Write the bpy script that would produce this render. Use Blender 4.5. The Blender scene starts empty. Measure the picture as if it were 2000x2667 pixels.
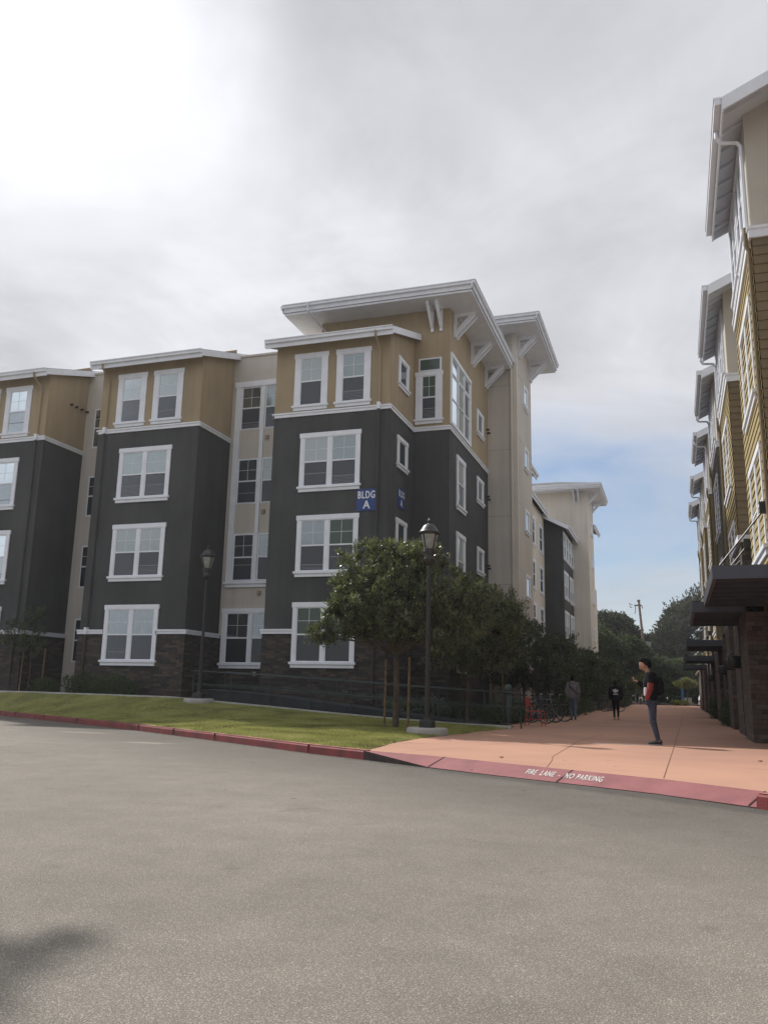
import bpy, math, random
import numpy as np
from mathutils import Vector, Matrix
random.seed(7); RNG = np.random.default_rng(11)
R = math.radians
SC = bpy.context.scene
COL = SC.collection
# ------------------------------------------------------------------ camera
PITCH, ROLL, YAW, FPX = .20891392, .02154814, -.33083372, 2199.5
fw = Vector((math.sin(YAW)*math.cos(PITCH), math.cos(YAW)*math.cos(PITCH), math.sin(PITCH)))
rt = Vector((math.cos(YAW), -math.sin(YAW), 0)); up = rt.cross(fw)
r2 = math.cos(ROLL)*rt + math.sin(ROLL)*up; u2 = -math.sin(ROLL)*rt + math.cos(ROLL)*up
cam = bpy.data.cameras.new('camera'); co = bpy.data.objects.new('camera', cam); COL.objects.link(co)
m = Matrix((r2, u2, -fw)).transposed().to_4x4(); co.matrix_world = m
cam.sensor_fit = 'VERTICAL'; cam.sensor_height = 36; cam.lens = FPX/2667*36; cam.clip_end = 5000; cam.clip_start = .05
SC.camera = co
# ------------------------------------------------------------------ light
SUN_EL, SX, SY = R(45), -.85, .53
sdir = Vector((SX*math.cos(SUN_EL), SY*math.cos(SUN_EL), math.sin(SUN_EL))).normalized()   # towards the sun
sl = bpy.data.lights.new('sun', 'SUN'); so = bpy.data.objects.new('sun', sl); COL.objects.link(so)
sl.energy = 4.2; sl.angle = R(1.2); sl.color = (1, .95, .88)
so.rotation_euler = sdir.to_track_quat('Z', 'Y').to_euler()
SC.view_settings.view_transform = 'Standard'; SC.view_settings.look = 'None'
SC.view_settings.exposure = 0; SC.view_settings.gamma = 1
try: SC.render.film_transparent = False
except Exception: pass
SC.cycles.max_bounces = 6; SC.cycles.transparent_max_bounces = 8

w = bpy.data.worlds.new('World'); SC.world = w; w.use_nodes = True
nt = w.node_tree; nt.nodes.clear()
def N(t, **k):
    n = nt.nodes.new(t)
    for a, b in k.items():
        if a.startswith('i_'): n.inputs[int(a[2:])].default_value = b
        else: setattr(n, a, b)
    return n
def L(a, b): nt.links.new(a, b)
def mth(op, a, b=None, c=None):
    n = nt.nodes.new('ShaderNodeMath'); n.operation = op
    for i, v in enumerate((a, b, c)):
        if v is None: continue
        if isinstance(v, (int, float)): n.inputs[i].default_value = v
        else: nt.links.new(v, n.inputs[i])
    return n.outputs[0]
sky = N('ShaderNodeTexSky', sky_type='NISHITA', sun_disc=False, sun_elevation=SUN_EL, sun_rotation=math.atan2(SX, SY), altitude=50, air_density=1.0, dust_density=.6, ozone_density=3.0)
bg1 = N('ShaderNodeBackground'); L(sky.outputs[0], bg1.inputs[0]); bg1.inputs[1].default_value = .105
tc = N('ShaderNodeTexCoord'); sep = N('ShaderNodeSeparateXYZ'); L(tc.outputs['Generated'], sep.inputs[0])
X_, Y_, Z_ = sep.outputs
zz = mth('ADD', mth('MAXIMUM', Z_, 0.0), .22)
cmb = N('ShaderNodeCombineXYZ'); L(mth('DIVIDE', X_, zz), cmb.inputs[0]); L(mth('DIVIDE', Y_, zz), cmb.inputs[1])
def fbm(scale, det, rough, off, dist=0.0):
    mp = N('ShaderNodeMapping'); mp.inputs['Location'].default_value = off; L(cmb.outputs[0], mp.inputs[0])
    n = N('ShaderNodeTexNoise'); n.inputs['Scale'].default_value = scale; n.inputs['Detail'].default_value = det
    n.inputs['Roughness'].default_value = rough; n.inputs['Distortion'].default_value = dist; L(mp.outputs[0], n.inputs['Vector']); return n.outputs['Fac']
n1 = fbm(.95, 6, .55, (3.1, 1.7, 0), .5); n2 = fbm(2.6, 7, .56, (8.3, 4.1, 0), .6); n3 = fbm(.55, 4, .5, (1.2, 9.4, 0), .4); n4 = fbm(1.7, 7, .6, (5.5, 2.2, 0), .9)
def ss(v, a, b):
    n = N('ShaderNodeMapRange', interpolation_type='SMOOTHSTEP'); n.inputs['From Min'].default_value = a; n.inputs['From Max'].default_value = b
    nt.links.new(v, n.inputs['Value']); return n.outputs[0]
# cloud cover: solid overhead and to the left, opening to blue low over the far end of the walk
dot = N('ShaderNodeVectorMath', operation='DOT_PRODUCT'); L(tc.outputs['Generated'], dot.inputs[0]); dot.inputs[1].default_value = sdir
D = mth('MAXIMUM', dot.outputs['Value'], 0.0)
gap = N('ShaderNodeVectorMath', operation='DOT_PRODUCT'); L(tc.outputs['Generated'], gap.inputs[0])
gap.inputs[1].default_value = Vector((-.06, .98, .15)).normalized()
G = mth('MULTIPLY', ss(gap.outputs['Value'], .80, .96), mth('SUBTRACT', 1.0, ss(Z_, .20, .44)))
cover = mth('ADD', mth('ADD', mth('MULTIPLY', n1, .9), mth('MULTIPLY', n2, .45)), mth('MULTIPLY', mth('SUBTRACT', 1.0, G), .60))
fac = ss(cover, .42, 1.02)
# cloud brightness: forward scattering towards the sun, darker undersides
shade = mth('ADD', mth('MULTIPLY', n3, .38), mth('ADD', mth('MULTIPLY', n1, .52), mth('MULTIPLY', n2, .38)))
dens = ss(shade, .50, .78)
glow = mth('ADD', mth('MULTIPLY', mth('POWER', D, 6.0), .09), mth('MULTIPLY', mth('POWER', D, 18.0), .10))
def ray(px_, py_): return (((px_-1000)/FPX)*r2 - ((py_-1333.5)/FPX)*u2 + fw).normalized()
for q_, w_, a_ in ((ray(80, 60), .42, .9905), (ray(290, 190), .08, .993), (ray(-60, 570), -.20, .988), (ray(620, 330), -.08, .985), (ray(300, 640), -.05, .986), (ray(820, 300), -.07, .988), (ray(1000, 480), .09, .985), (ray(60, 840), .12, .988), (ray(1250, 250), -.05, .985), (ray(700, 760), .08, .988)):
    dn = N('ShaderNodeVectorMath', operation='DOT_PRODUCT'); L(tc.outputs['Generated'], dn.inputs[0]); dn.inputs[1].default_value = q_     # single thick and thin places in the overcast
    nz = mth('ADD', dn.outputs['Value'], mth('MULTIPLY', mth('SUBTRACT', n2, .5), .05)); glow = mth('ADD', glow, mth('MULTIPLY', ss(nz, a_-.022, a_+.016), w_))
br = mth('ADD', mth('ADD', mth('SUBTRACT', .86, mth('MULTIPLY', dens, .24)), mth('MULTIPLY', mth('SUBTRACT', n4, .5), .34)), glow)
mixc = N('ShaderNodeMix', data_type='RGBA'); L(dens, mixc.inputs[0]); mixc.inputs[6].default_value = (.96, .975, 1.03, 1); mixc.inputs[7].default_value = (.94, .96, 1.02, 1)
vm = N('ShaderNodeVectorMath', operation='SCALE'); L(mixc.outputs[2], vm.inputs[0]); L(br, vm.inputs['Scale'])
bg2 = N('ShaderNodeBackground'); L(vm.outputs[0], bg2.inputs[0]); bg2.inputs[1].default_value = 1.0
mx = N('ShaderNodeMixShader'); L(fac, mx.inputs[0]); L(bg1.outputs[0], mx.inputs[1]); L(bg2.outputs[0], mx.inputs[2])
out = N('ShaderNodeOutputWorld'); L(mx.outputs[0], out.inputs[0])

# ------------------------------------------------------------------ materials
MATS = {}
def mat(name, col, rough=.85, var=.0, vs=1.5, bump=0., bs=60., metal=0., spec=.4, col2=None, fine=0., trans=0., coat=0., streak=0., spots=0):
    if name in MATS: return MATS[name]
    m = bpy.data.materials.new(name); m.use_nodes = True; t = m.node_tree; p = t.nodes['Principled BSDF']
    p.inputs['Base Color'].default_value = (*col, 1); p.inputs['Roughness'].default_value = rough
    p.inputs['Metallic'].default_value = metal; p.inputs['Specular IOR Level'].default_value = spec
    if coat: p.inputs['Coat Weight'].default_value = coat
    tcn = t.nodes.new('ShaderNodeTexCoord')
    def noise(s, d=4):
        n = t.nodes.new('ShaderNodeTexNoise'); n.inputs['Scale'].default_value = s; n.inputs['Detail'].default_value = d
        t.links.new(tcn.outputs['Object'], n.inputs['Vector']); return n.outputs['Fac']
    last = None
    if var or col2:
        c2 = col2 or tuple(c*(1-var) for c in col); c1 = col if col2 else tuple(min(1, c*(1+var)) for c in col)
        mr = t.nodes.new('ShaderNodeMapRange'); mr.inputs['From Min'].default_value = .35; mr.inputs['From Max'].default_value = .65
        t.links.new(noise(vs), mr.inputs['Value'])
        mi = t.nodes.new('ShaderNodeMix'); mi.data_type = 'RGBA'; t.links.new(mr.outputs[0], mi.inputs[0])
        mi.inputs[6].default_value = (*c1, 1); mi.inputs[7].default_value = (*c2, 1); last = mi.outputs[2]
    if fine:
        mr = t.nodes.new('ShaderNodeMapRange'); mr.inputs['From Min'].default_value = .3; mr.inputs['From Max'].default_value = .7
        mr.inputs['To Min'].default_value = 1-fine; mr.inputs['To Max'].default_value = 1+fine; t.links.new(noise(bs, 3), mr.inputs['Value'])
        hs = t.nodes.new('ShaderNodeVectorMath'); hs.operation = 'SCALE'
        if last: t.links.new(last, hs.inputs[0])
        else: hs.inputs[0].default_value = col
        t.links.new(mr.outputs[0], hs.inputs['Scale']); last = hs.outputs[0]
    if streak:      # rain streaks: noise drawn out down the wall
        mp = t.nodes.new('ShaderNodeMapping'); mp.inputs['Scale'].default_value = (2.6, 2.6, .16); t.links.new(tcn.outputs['Object'], mp.inputs[0])
        sn = t.nodes.new('ShaderNodeTexNoise'); sn.inputs['Scale'].default_value = 1.4; sn.inputs['Detail'].default_value = 5; t.links.new(mp.outputs[0], sn.inputs['Vector'])
        mr = t.nodes.new('ShaderNodeMapRange'); mr.inputs['From Min'].default_value = .35; mr.inputs['From Max'].default_value = .65; mr.inputs['To Min'].default_value = 1-streak; mr.inputs['To Max'].default_value = 1+streak*.6; t.links.new(sn.outputs['Fac'], mr.inputs['Value'])
        hs = t.nodes.new('ShaderNodeVectorMath'); hs.operation = 'SCALE'; t.links.new(last, hs.inputs[0]); t.links.new(mr.outputs[0], hs.inputs['Scale']); last = hs.outputs[0]
    if spots:       # gum, oil drips and scuffs
        vn = t.nodes.new('ShaderNodeTexVoronoi'); vn.inputs['Scale'].default_value = 1.3; t.links.new(tcn.outputs['Object'], vn.inputs['Vector'])
        mr = t.nodes.new('ShaderNodeMapRange'); mr.interpolation_type = 'SMOOTHSTEP'; mr.inputs['From Min'].default_value = .035; mr.inputs['From Max'].default_value = .06; mr.inputs['To Min'].default_value = .55; mr.inputs['To Max'].default_value = 1; t.links.new(vn.outputs['Distance'], mr.inputs['Value'])
        mp = t.nodes.new('ShaderNodeMapping'); mp.inputs['Scale'].default_value = (.5, 1.6, 1); t.links.new(tcn.outputs['Object'], mp.inputs[0])
        sn = t.nodes.new('ShaderNodeTexNoise'); sn.inputs['Scale'].default_value = 1.1; sn.inputs['Detail'].default_value = 7; sn.inputs['Roughness'].default_value = .65; t.links.new(mp.outputs[0], sn.inputs['Vector'])
        m2 = t.nodes.new('ShaderNodeMapRange'); m2.interpolation_type = 'SMOOTHSTEP'; m2.inputs['From Min'].default_value = .56; m2.inputs['From Max'].default_value = .72; m2.inputs['To Min'].default_value = 1; m2.inputs['To Max'].default_value = .78; t.links.new(sn.outputs['Fac'], m2.inputs['Value'])
        ml = t.nodes.new('ShaderNodeMath'); ml.operation = 'MULTIPLY'; t.links.new(mr.outputs[0], ml.inputs[0]); t.links.new(m2.outputs[0], ml.inputs[1])
        hs = t.nodes.new('ShaderNodeVectorMath'); hs.operation = 'SCALE'; t.links.new(last, hs.inputs[0]); t.links.new(ml.outputs[0], hs.inputs['Scale']); last = hs.outputs[0]
    if last: t.links.new(last, p.inputs['Base Color'])
    if bump:
        b = t.nodes.new('ShaderNodeBump'); b.inputs['Strength'].default_value = bump; b.inputs['Distance'].default_value = .01
        t.links.new(noise(bs), b.inputs['Height']); t.links.new(b.outputs[0], p.inputs['Normal'])
    if trans:
        tr = t.nodes.new('ShaderNodeBsdfTranslucent'); tr.inputs[0].default_value = (col[0]*1.6, col[1]*1.8, col[2]*.8, 1)
        ms = t.nodes.new('ShaderNodeMixShader'); ms.inputs[0].default_value = trans
        t.links.new(p.outputs[0], ms.inputs[1]); t.links.new(tr.outputs[0], ms.inputs[2])
        t.links.new(ms.outputs[0], t.nodes['Material Output'].inputs[0])
    MATS[name] = m; return m

def brickmat(name, cols, bw, bh, mortar, bump=.6, rough=.9):
    m = bpy.data.materials.new(name); m.use_nodes = True; t = m.node_tree; p = t.nodes['Principled BSDF']; p.inputs['Roughness'].default_value = rough
    g = t.nodes.new('ShaderNodeNewGeometry'); s = t.nodes.new('ShaderNodeSeparateXYZ'); t.links.new(g.outputs['Position'], s.inputs[0])
    a = t.nodes.new('ShaderNodeMath'); a.operation = 'ADD'; t.links.new(s.outputs[0], a.inputs[0]); t.links.new(s.outputs[1], a.inputs[1])
    c = t.nodes.new('ShaderNodeCombineXYZ'); t.links.new(a.outputs[0], c.inputs[0]); t.links.new(s.outputs[2], c.inputs[1])
    no = t.nodes.new('ShaderNodeTexNoise'); no.inputs['Scale'].default_value = 3.; t.links.new(c.outputs[0], no.inputs['Vector'])
    b = t.nodes.new('ShaderNodeTexBrick'); b.offset = .37; b.offset_frequency = 2; b.squash = .7; b.squash_frequency = 3
    b.inputs['Scale'].default_value = 1.; b.inputs['Brick Width'].default_value = bw; b.inputs['Row Height'].default_value = bh
    b.inputs['Mortar Size'].default_value = mortar; b.inputs['Mortar Smooth'].default_value = .3; b.inputs['Bias'].default_value = 0
    b.inputs['Color1'].default_value = (0, 0, 0, 1); b.inputs['Color2'].default_value = (1, 1, 1, 1); b.inputs['Mortar'].default_value = (.5, .5, .5, 1)
    t.links.new(c.outputs[0], b.inputs['Vector'])
    cr = t.nodes.new('ShaderNodeValToRGB'); t.links.new(b.outputs['Color'], cr.inputs[0]); cr.color_ramp.interpolation = 'LINEAR'
    e = cr.color_ramp.elements; e[0].color = (*cols[0], 1); e[1].color = (*cols[-1], 1)
    for i, cc in enumerate(cols[1:-1]): x = e.new((i+1)/(len(cols)-1)); x.color = (*cc, 1)
    mo = t.nodes.new('ShaderNodeMix'); mo.data_type = 'RGBA'; t.links.new(b.outputs['Fac'], mo.inputs[0]); t.links.new(cr.outputs[0], mo.inputs[6]); mo.inputs[7].default_value = (*[q*.45 for q in cols[0]], 1)
    n2 = t.nodes.new('ShaderNodeTexNoise'); n2.inputs['Scale'].default_value = 14.; n2.inputs['Detail'].default_value = 5; t.links.new(g.outputs['Position'], n2.inputs['Vector'])
    mr = t.nodes.new('ShaderNodeMapRange'); mr.inputs['To Min'].default_value = .55; mr.inputs['To Max'].default_value = 1.45; t.links.new(n2.outputs['Fac'], mr.inputs['Value'])
    sc = t.nodes.new('ShaderNodeVectorMath'); sc.operation = 'SCALE'; t.links.new(mo.outputs[2], sc.inputs[0]); t.links.new(mr.outputs[0], sc.inputs['Scale']); t.links.new(sc.outputs[0], p.inputs['Base Color'])
    h = t.nodes.new('ShaderNodeMath'); h.operation = 'SUBTRACT'; t.links.new(n2.outputs['Fac'], h.inputs[0]); t.links.new(b.outputs['Fac'], h.inputs[1])
    h2 = t.nodes.new('ShaderNodeMath'); h2.operation = 'ADD'; t.links.new(h.outputs[0], h2.inputs[0]); t.links.new(b.outputs['Color'], h2.inputs[1])
    bu = t.nodes.new('ShaderNodeBump'); bu.inputs['Strength'].default_value = bump; bu.inputs['Distance'].default_value = .03
    t.links.new(h2.outputs[0], bu.inputs['Height']); t.links.new(bu.outputs[0], p.inputs['Normal']); MATS[name] = m; return m

CHAR = mat('charcoal_stucco', (.061, .063, .065), .92, .12, .6, .35, 70, fine=.14, streak=.10)
TAN = mat('tan_stucco', (.345, .275, .178), .92, .10, .5, .35, 70, fine=.08, streak=.07)
BEIGE = mat('beige_stucco', (.52, .485, .44), .92, .06, .45, .35, 70, fine=.07, streak=.07)
CREAM = mat('cream_stucco', (.60, .555, .49), .92, .06, .45, .35, 70, fine=.07, streak=.07)
WHITE = mat('white_trim', (.74, .77, .83), .6, .04, 3., .05, 40)
SOFF = mat('soffit_white', (.62, .66, .72), .8, .04, 1.5, .1, 50)
STONE = brickmat('ledger_stone', [(.024, .022, .022), (.046, .038, .035), (.031, .029, .029), (.085, .066, .052), (.038, .034, .032)], .34, .085, .003)
STONE2 = brickmat('pier_stone', [(.045, .036, .03), (.10, .07, .052), (.07, .058, .05), (.13, .10, .08)], .30, .11, .004)
SHING = mat('roof_shingle', (.12, .12, .125), .95, .2, 6., .5, 30)
SIDY = mat('yellow_siding', (.345, .275, .125), .75, .06, 2., .05, 40)
SIDB = mat('brown_siding', (.17, .13, .075), .8, .08, 2., .1, 40)
SIDG = mat('grey_brown_siding', (.16, .15, .12), .8, .08, 2., .1, 40)
PANEL = mat('beige_panel', (.50, .47, .41), .8, .05, 1., .1, 40)
DGREEN = mat('dark_green_metal', (.02, .035, .033), .5, spec=.5)
BLACK = mat('black_metal', (.016, .015, .016), .45, spec=.5, var=.2, vs=12)
AWN = mat('awning_metal', (.045, .05, .068), .5, .1, 3., metal=0., spec=.5)
BROWNW = mat('brown_wood', (.12, .075, .045), .8, .25, 8., .3, 60)
STAKE = mat('wood_stake', (.16, .105, .055), .85, .25, 10., .3, 60)
BARK = mat('bark', (.075, .055, .04), .95, .3, 7., .8, 25)
CONC = mat('concrete', (.33, .32, .30), .9, .12, 2.5, .3, 60, fine=.1)
WCONC = mat('pale_concrete', (.42, .42, .40), .9, .1, 2., .2, 60, fine=.08)
def glassmat(name, base, gl, tint=(.8, .9, .95), wav=.06, fm=1.):
    m = bpy.data.materials.new(name); m.use_nodes = True; t = m.node_tree; p = t.nodes['Principled BSDF']
    p.inputs['Base Color'].default_value = (*base, 1); p.inputs['Roughness'].default_value = .6
    g = t.nodes.new('ShaderNodeBsdfGlossy'); g.inputs['Color'].default_value = (*tint, 1); g.inputs['Roughness'].default_value = .02
    tcn = t.nodes.new('ShaderNodeTexCoord'); n = t.nodes.new('ShaderNodeTexNoise'); n.inputs['Scale'].default_value = 1.3; n.inputs['Detail'].default_value = 1
    t.links.new(tcn.outputs['Object'], n.inputs['Vector']); b = t.nodes.new('ShaderNodeBump'); b.inputs['Strength'].default_value = wav; b.inputs['Distance'].default_value = .1
    t.links.new(n.outputs['Fac'], b.inputs['Height']); t.links.new(b.outputs[0], g.inputs['Normal'])
    fr = t.nodes.new('ShaderNodeFresnel'); fr.inputs['IOR'].default_value = 1.5
    ad = t.nodes.new('ShaderNodeMath'); ad.operation = 'MULTIPLY_ADD'; t.links.new(fr.outputs[0], ad.inputs[0]); ad.inputs[1].default_value = fm; ad.inputs[2].default_value = gl
    mi = t.nodes.new('ShaderNodeMixShader'); t.links.new(ad.outputs[0], mi.inputs[0]); t.links.new(p.outputs[0], mi.inputs[1]); t.links.new(g.outputs[0], mi.inputs[2])
    t.links.new(mi.outputs[0], t.nodes['Material Output'].inputs[0]); MATS[name] = m; return m
G_BLIND = glassmat('glass_over_pale_blind', (.19, .235, .235), .12)
G_BLIND2 = glassmat('glass_over_half_drawn_blind', (.13, .165, .17), .12)
G_BLIND3 = glassmat('glass_over_white_blind', (.25, .28, .28), .10)
G_CLEAR = glassmat('clear_glass', (.03, .035, .04), .20)
G_SHADE = glassmat('glass_over_green_shade', (.045, .075, .055), .0, fm=.45)
G_SCREEN = glassmat('screened_glass', (.036, .040, .052), .0, fm=.5)
G_DARK = glassmat('dark_glass', (.012, .014, .018), .0, fm=.7)
BLINDM = mat('blind_slat', (.22, .22, .25), .7)

# ------------------------------------------------------------------ mesh helpers
WL = {}
class MB:
    def __init__(s): s.v = []; s.f = []
    def poly(s, pts):
        b = len(s.v); s.v += [tuple(p) for p in pts]; s.f.append(tuple(range(b, b+len(pts)))); return s
    def hexa(s, a, b):           # a: 4 bottom ccw, b: 4 top ccw
        k = len(s.v); s.v += [tuple(p) for p in a] + [tuple(p) for p in b]
        s.f += [(k+3, k+2, k+1, k), (k+4, k+5, k+6, k+7)] + [(k+i, k+(i+1) % 4, k+4+(i+1) % 4, k+4+i) for i in range(4)]; return s
    def box(s, x0, x1, y0, y1, z0, z1):
        x0, x1 = sorted((x0, x1)); y0, y1 = sorted((y0, y1)); z0, z1 = sorted((z0, z1))
        return s.hexa([(x0, y0, z0), (x1, y0, z0), (x1, y1, z0), (x0, y1, z0)], [(x0, y0, z1), (x1, y0, z1), (x1, y1, z1), (x0, y1, z1)])
    def mbox(s, M, u0, u1, z0, z1, d0, d1):      # box in wall coordinates
        P = [M(u, z, d) for z in (z0, z1) for (u, d) in ((u0, d0), (u1, d0), (u1, d1), (u0, d1))]
        return s.hexa(P[:4], P[4:])
    def prism(s, pts, off):
        n = len(pts); k = len(s.v); o = Vector(off); s.v += [tuple(p) for p in pts] + [tuple(Vector(p)+o) for p in pts]
        s.f.append(tuple(range(k+n-1, k-1, -1))); s.f.append(tuple(range(k+n, k+2*n)))
        s.f += [(k+i, k+(i+1) % n, k+n+(i+1) % n, k+n+i) for i in range(n)]; return s
    def tube(s, path, r, n=8, cap=True):
        path = [Vector(p) for p in path]; rs = r if isinstance(r, (list, tuple)) else [r]*len(path); k0 = len(s.v); rf = None
        for i, p in enumerate(path):
            t = ((path[min(i+1, len(path)-1)]-p).normalized() + (p-path[max(i-1, 0)]).normalized()).normalized()
            if t.length < 1e-6: t = Vector((0, 0, 1))
            if rf is None: rf = Vector((1, 0, 0)) if abs(t.x) < .8 else Vector((0, 1, 0))
            a = (rf - t*rf.dot(t)).normalized(); b = t.cross(a); rf = a
            for j in range(n):
                an = 2*math.pi*j/n; s.v.append(tuple(p + a*math.cos(an)*rs[i] + b*math.sin(an)*rs[i]))
        for i in range(len(path)-1):
            for j in range(n):
                s.f.append((k0+i*n+j, k0+i*n+(j+1) % n, k0+(i+1)*n+(j+1) % n, k0+(i+1)*n+j))
        if cap: s.f.append(tuple(range(k0+n-1, k0-1, -1))); e = k0+(len(path)-1)*n; s.f.append(tuple(range(e, e+n)))
        return s
    def lathe(s, c, prof, n=16, sy=1.):
        k0 = len(s.v)
        for (r, z) in prof:
            for j in range(n):
                a = 2*math.pi*(j+.5)/n; s.v.append((c[0]+r*math.cos(a), c[1]+r*sy*math.sin(a), c[2]+z))
        for i in range(len(prof)-1):
            for j in range(n): s.f.append((k0+i*n+j, k0+i*n+(j+1) % n, k0+(i+1)*n+(j+1) % n, k0+(i+1)*n+j))
        s.f.append(tuple(range(k0+n-1, k0-1, -1))); e = k0+(len(prof)-1)*n; s.f.append(tuple(range(e, e+n))); return s
    def build(s, name, m, parent=None, smooth=False):
        me = bpy.data.meshes.new(name); o = bpy.data.objects.new(name, me); COL.objects.link(o)
        if parent is not None: off = WL[parent.name]; o.parent = parent
        else:
            off = Vector((0, 0, 0))
        WL[o.name] = Vector(off)
        me.from_pydata([(x-off[0], y-off[1], z-off[2]) for x, y, z in s.v], [], s.f)
        me.materials.append(m); me.validate(); me.update()
        if smooth:
            for p in me.polygons: p.use_smooth = True
        return o
def tag(o, label=None, cat=None, group=None, kind=None):
    if label: o['label'] = label
    if cat: o['category'] = cat
    if group: o['group'] = group
    if kind: o['kind'] = kind
    return o
def thing(name, label, cat, loc, group=None):
    o = bpy.data.objects.new(name, None); o.empty_display_size = .3; COL.objects.link(o); o.location = loc; WL[o.name] = Vector(loc)
    return tag(o, label, cat, group)
def npmesh(name, V, F, m, parent=None, smooth=False):      # V (n,3), F (k,4) numpy
    me = bpy.data.meshes.new(name); off = WL[parent.name] if parent is not None else Vector((0, 0, 0))
    V = np.asarray(V, dtype=np.float32) - np.array(off, dtype=np.float32); F = np.asarray(F, dtype=np.int32); q = F.shape[1]
    me.vertices.add(len(V)); me.vertices.foreach_set('co', V.ravel()); me.loops.add(F.size); me.loops.foreach_set('vertex_index', F.ravel())
    me.polygons.add(len(F)); me.polygons.foreach_set('loop_start', np.arange(0, F.size, q, dtype=np.int32)); me.polygons.foreach_set('loop_total', np.full(len(F), q, dtype=np.int32))
    if smooth: me.polygons.foreach_set('use_smooth', np.ones(len(F), dtype=bool))
    me.update(calc_edges=True); me.materials.append(m); o = bpy.data.objects.new(name, me); COL.objects.link(o)
    if parent is not None: o.parent = parent
    WL[o.name] = Vector(off); return o
def copy_tree(o, parent=None):
    c = o.copy(); COL.objects.link(c); c.parent = parent
    for ch in [q for q in bpy.data.objects if q.parent == o]: copy_tree(ch, c)
    return c
# ------------------------------------------------------------------ ground
ST = -1.10; PZ = -.97
CURB = [(-46, 25.2), (-34, 25.15), (-27, 25.1), (-23.0, 24.6), (-16.3, 20.8), (-12.8, 18.7), (-9.3, 16.35), (-6.2, 14.2), (-4.87, 13.42)]
APR = [(-4.87, 13.42), (-3.54, 12.56), (-2.33, 11.85), (-1.45, 11.37), (-.31, 10.71), (.72, 9.87)]
APB = [(-4.80, 13.62), (-3.40, 13.02), (-2.18, 12.28), (-1.28, 11.76), (-.14, 11.10), (.92, 10.22)]
CURB2 = [(.72, 9.87), (2.4, 8.3), (5.2, 5.4), (9, 1.), (14, -6)]
def yc(x, P=CURB):
    for (a, b), (c, d) in zip(P, P[1:]):
        if a <= x <= c: return b+(d-b)*(x-a)/(c-a)
    return P[-1][1] if x > P[-1][0] else P[0][1]
ZW = [(-46, -.30), (-22, -.33), (-15, -.36), (-13.9, -.46), (-12, -.57), (-10, -.70), (-8.2, -.80), (-5.9, -.90), (-4.5, -.93)]
def zw(x): return float(np.interp(x, [p[0] for p in ZW], [p[1] for p in ZW]))
EDG = [(13.5, -4.87), (14.17, -4.97), (16.4, -5.21), (18.5, -5.17), (20.4, -4.94), (23.1, -4.75), (24.32, -4.52)]
def xe(y): return float(np.interp(y, [p[0] for p in EDG], [p[1] for p in EDG]))
YW = 24.3
def yw(x): return float(np.interp(x, [-46, -22.5, -15.6, 0], [26.0, 26.0, 24.3, 24.3]))
def zl(x, y):
    c = yc(min(x, -4.9))+.14; t = max(0, min(1, (y-c)/(yw(x)-c))); t = t**1.3
    z = -.945 + (zw(x)+.0+.945)*t; e = max(0, min(1, (xe(y)-x)/.35)) if y < 24.3 else 1
    return (PZ+.004)*(1-e)+z*e

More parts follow.
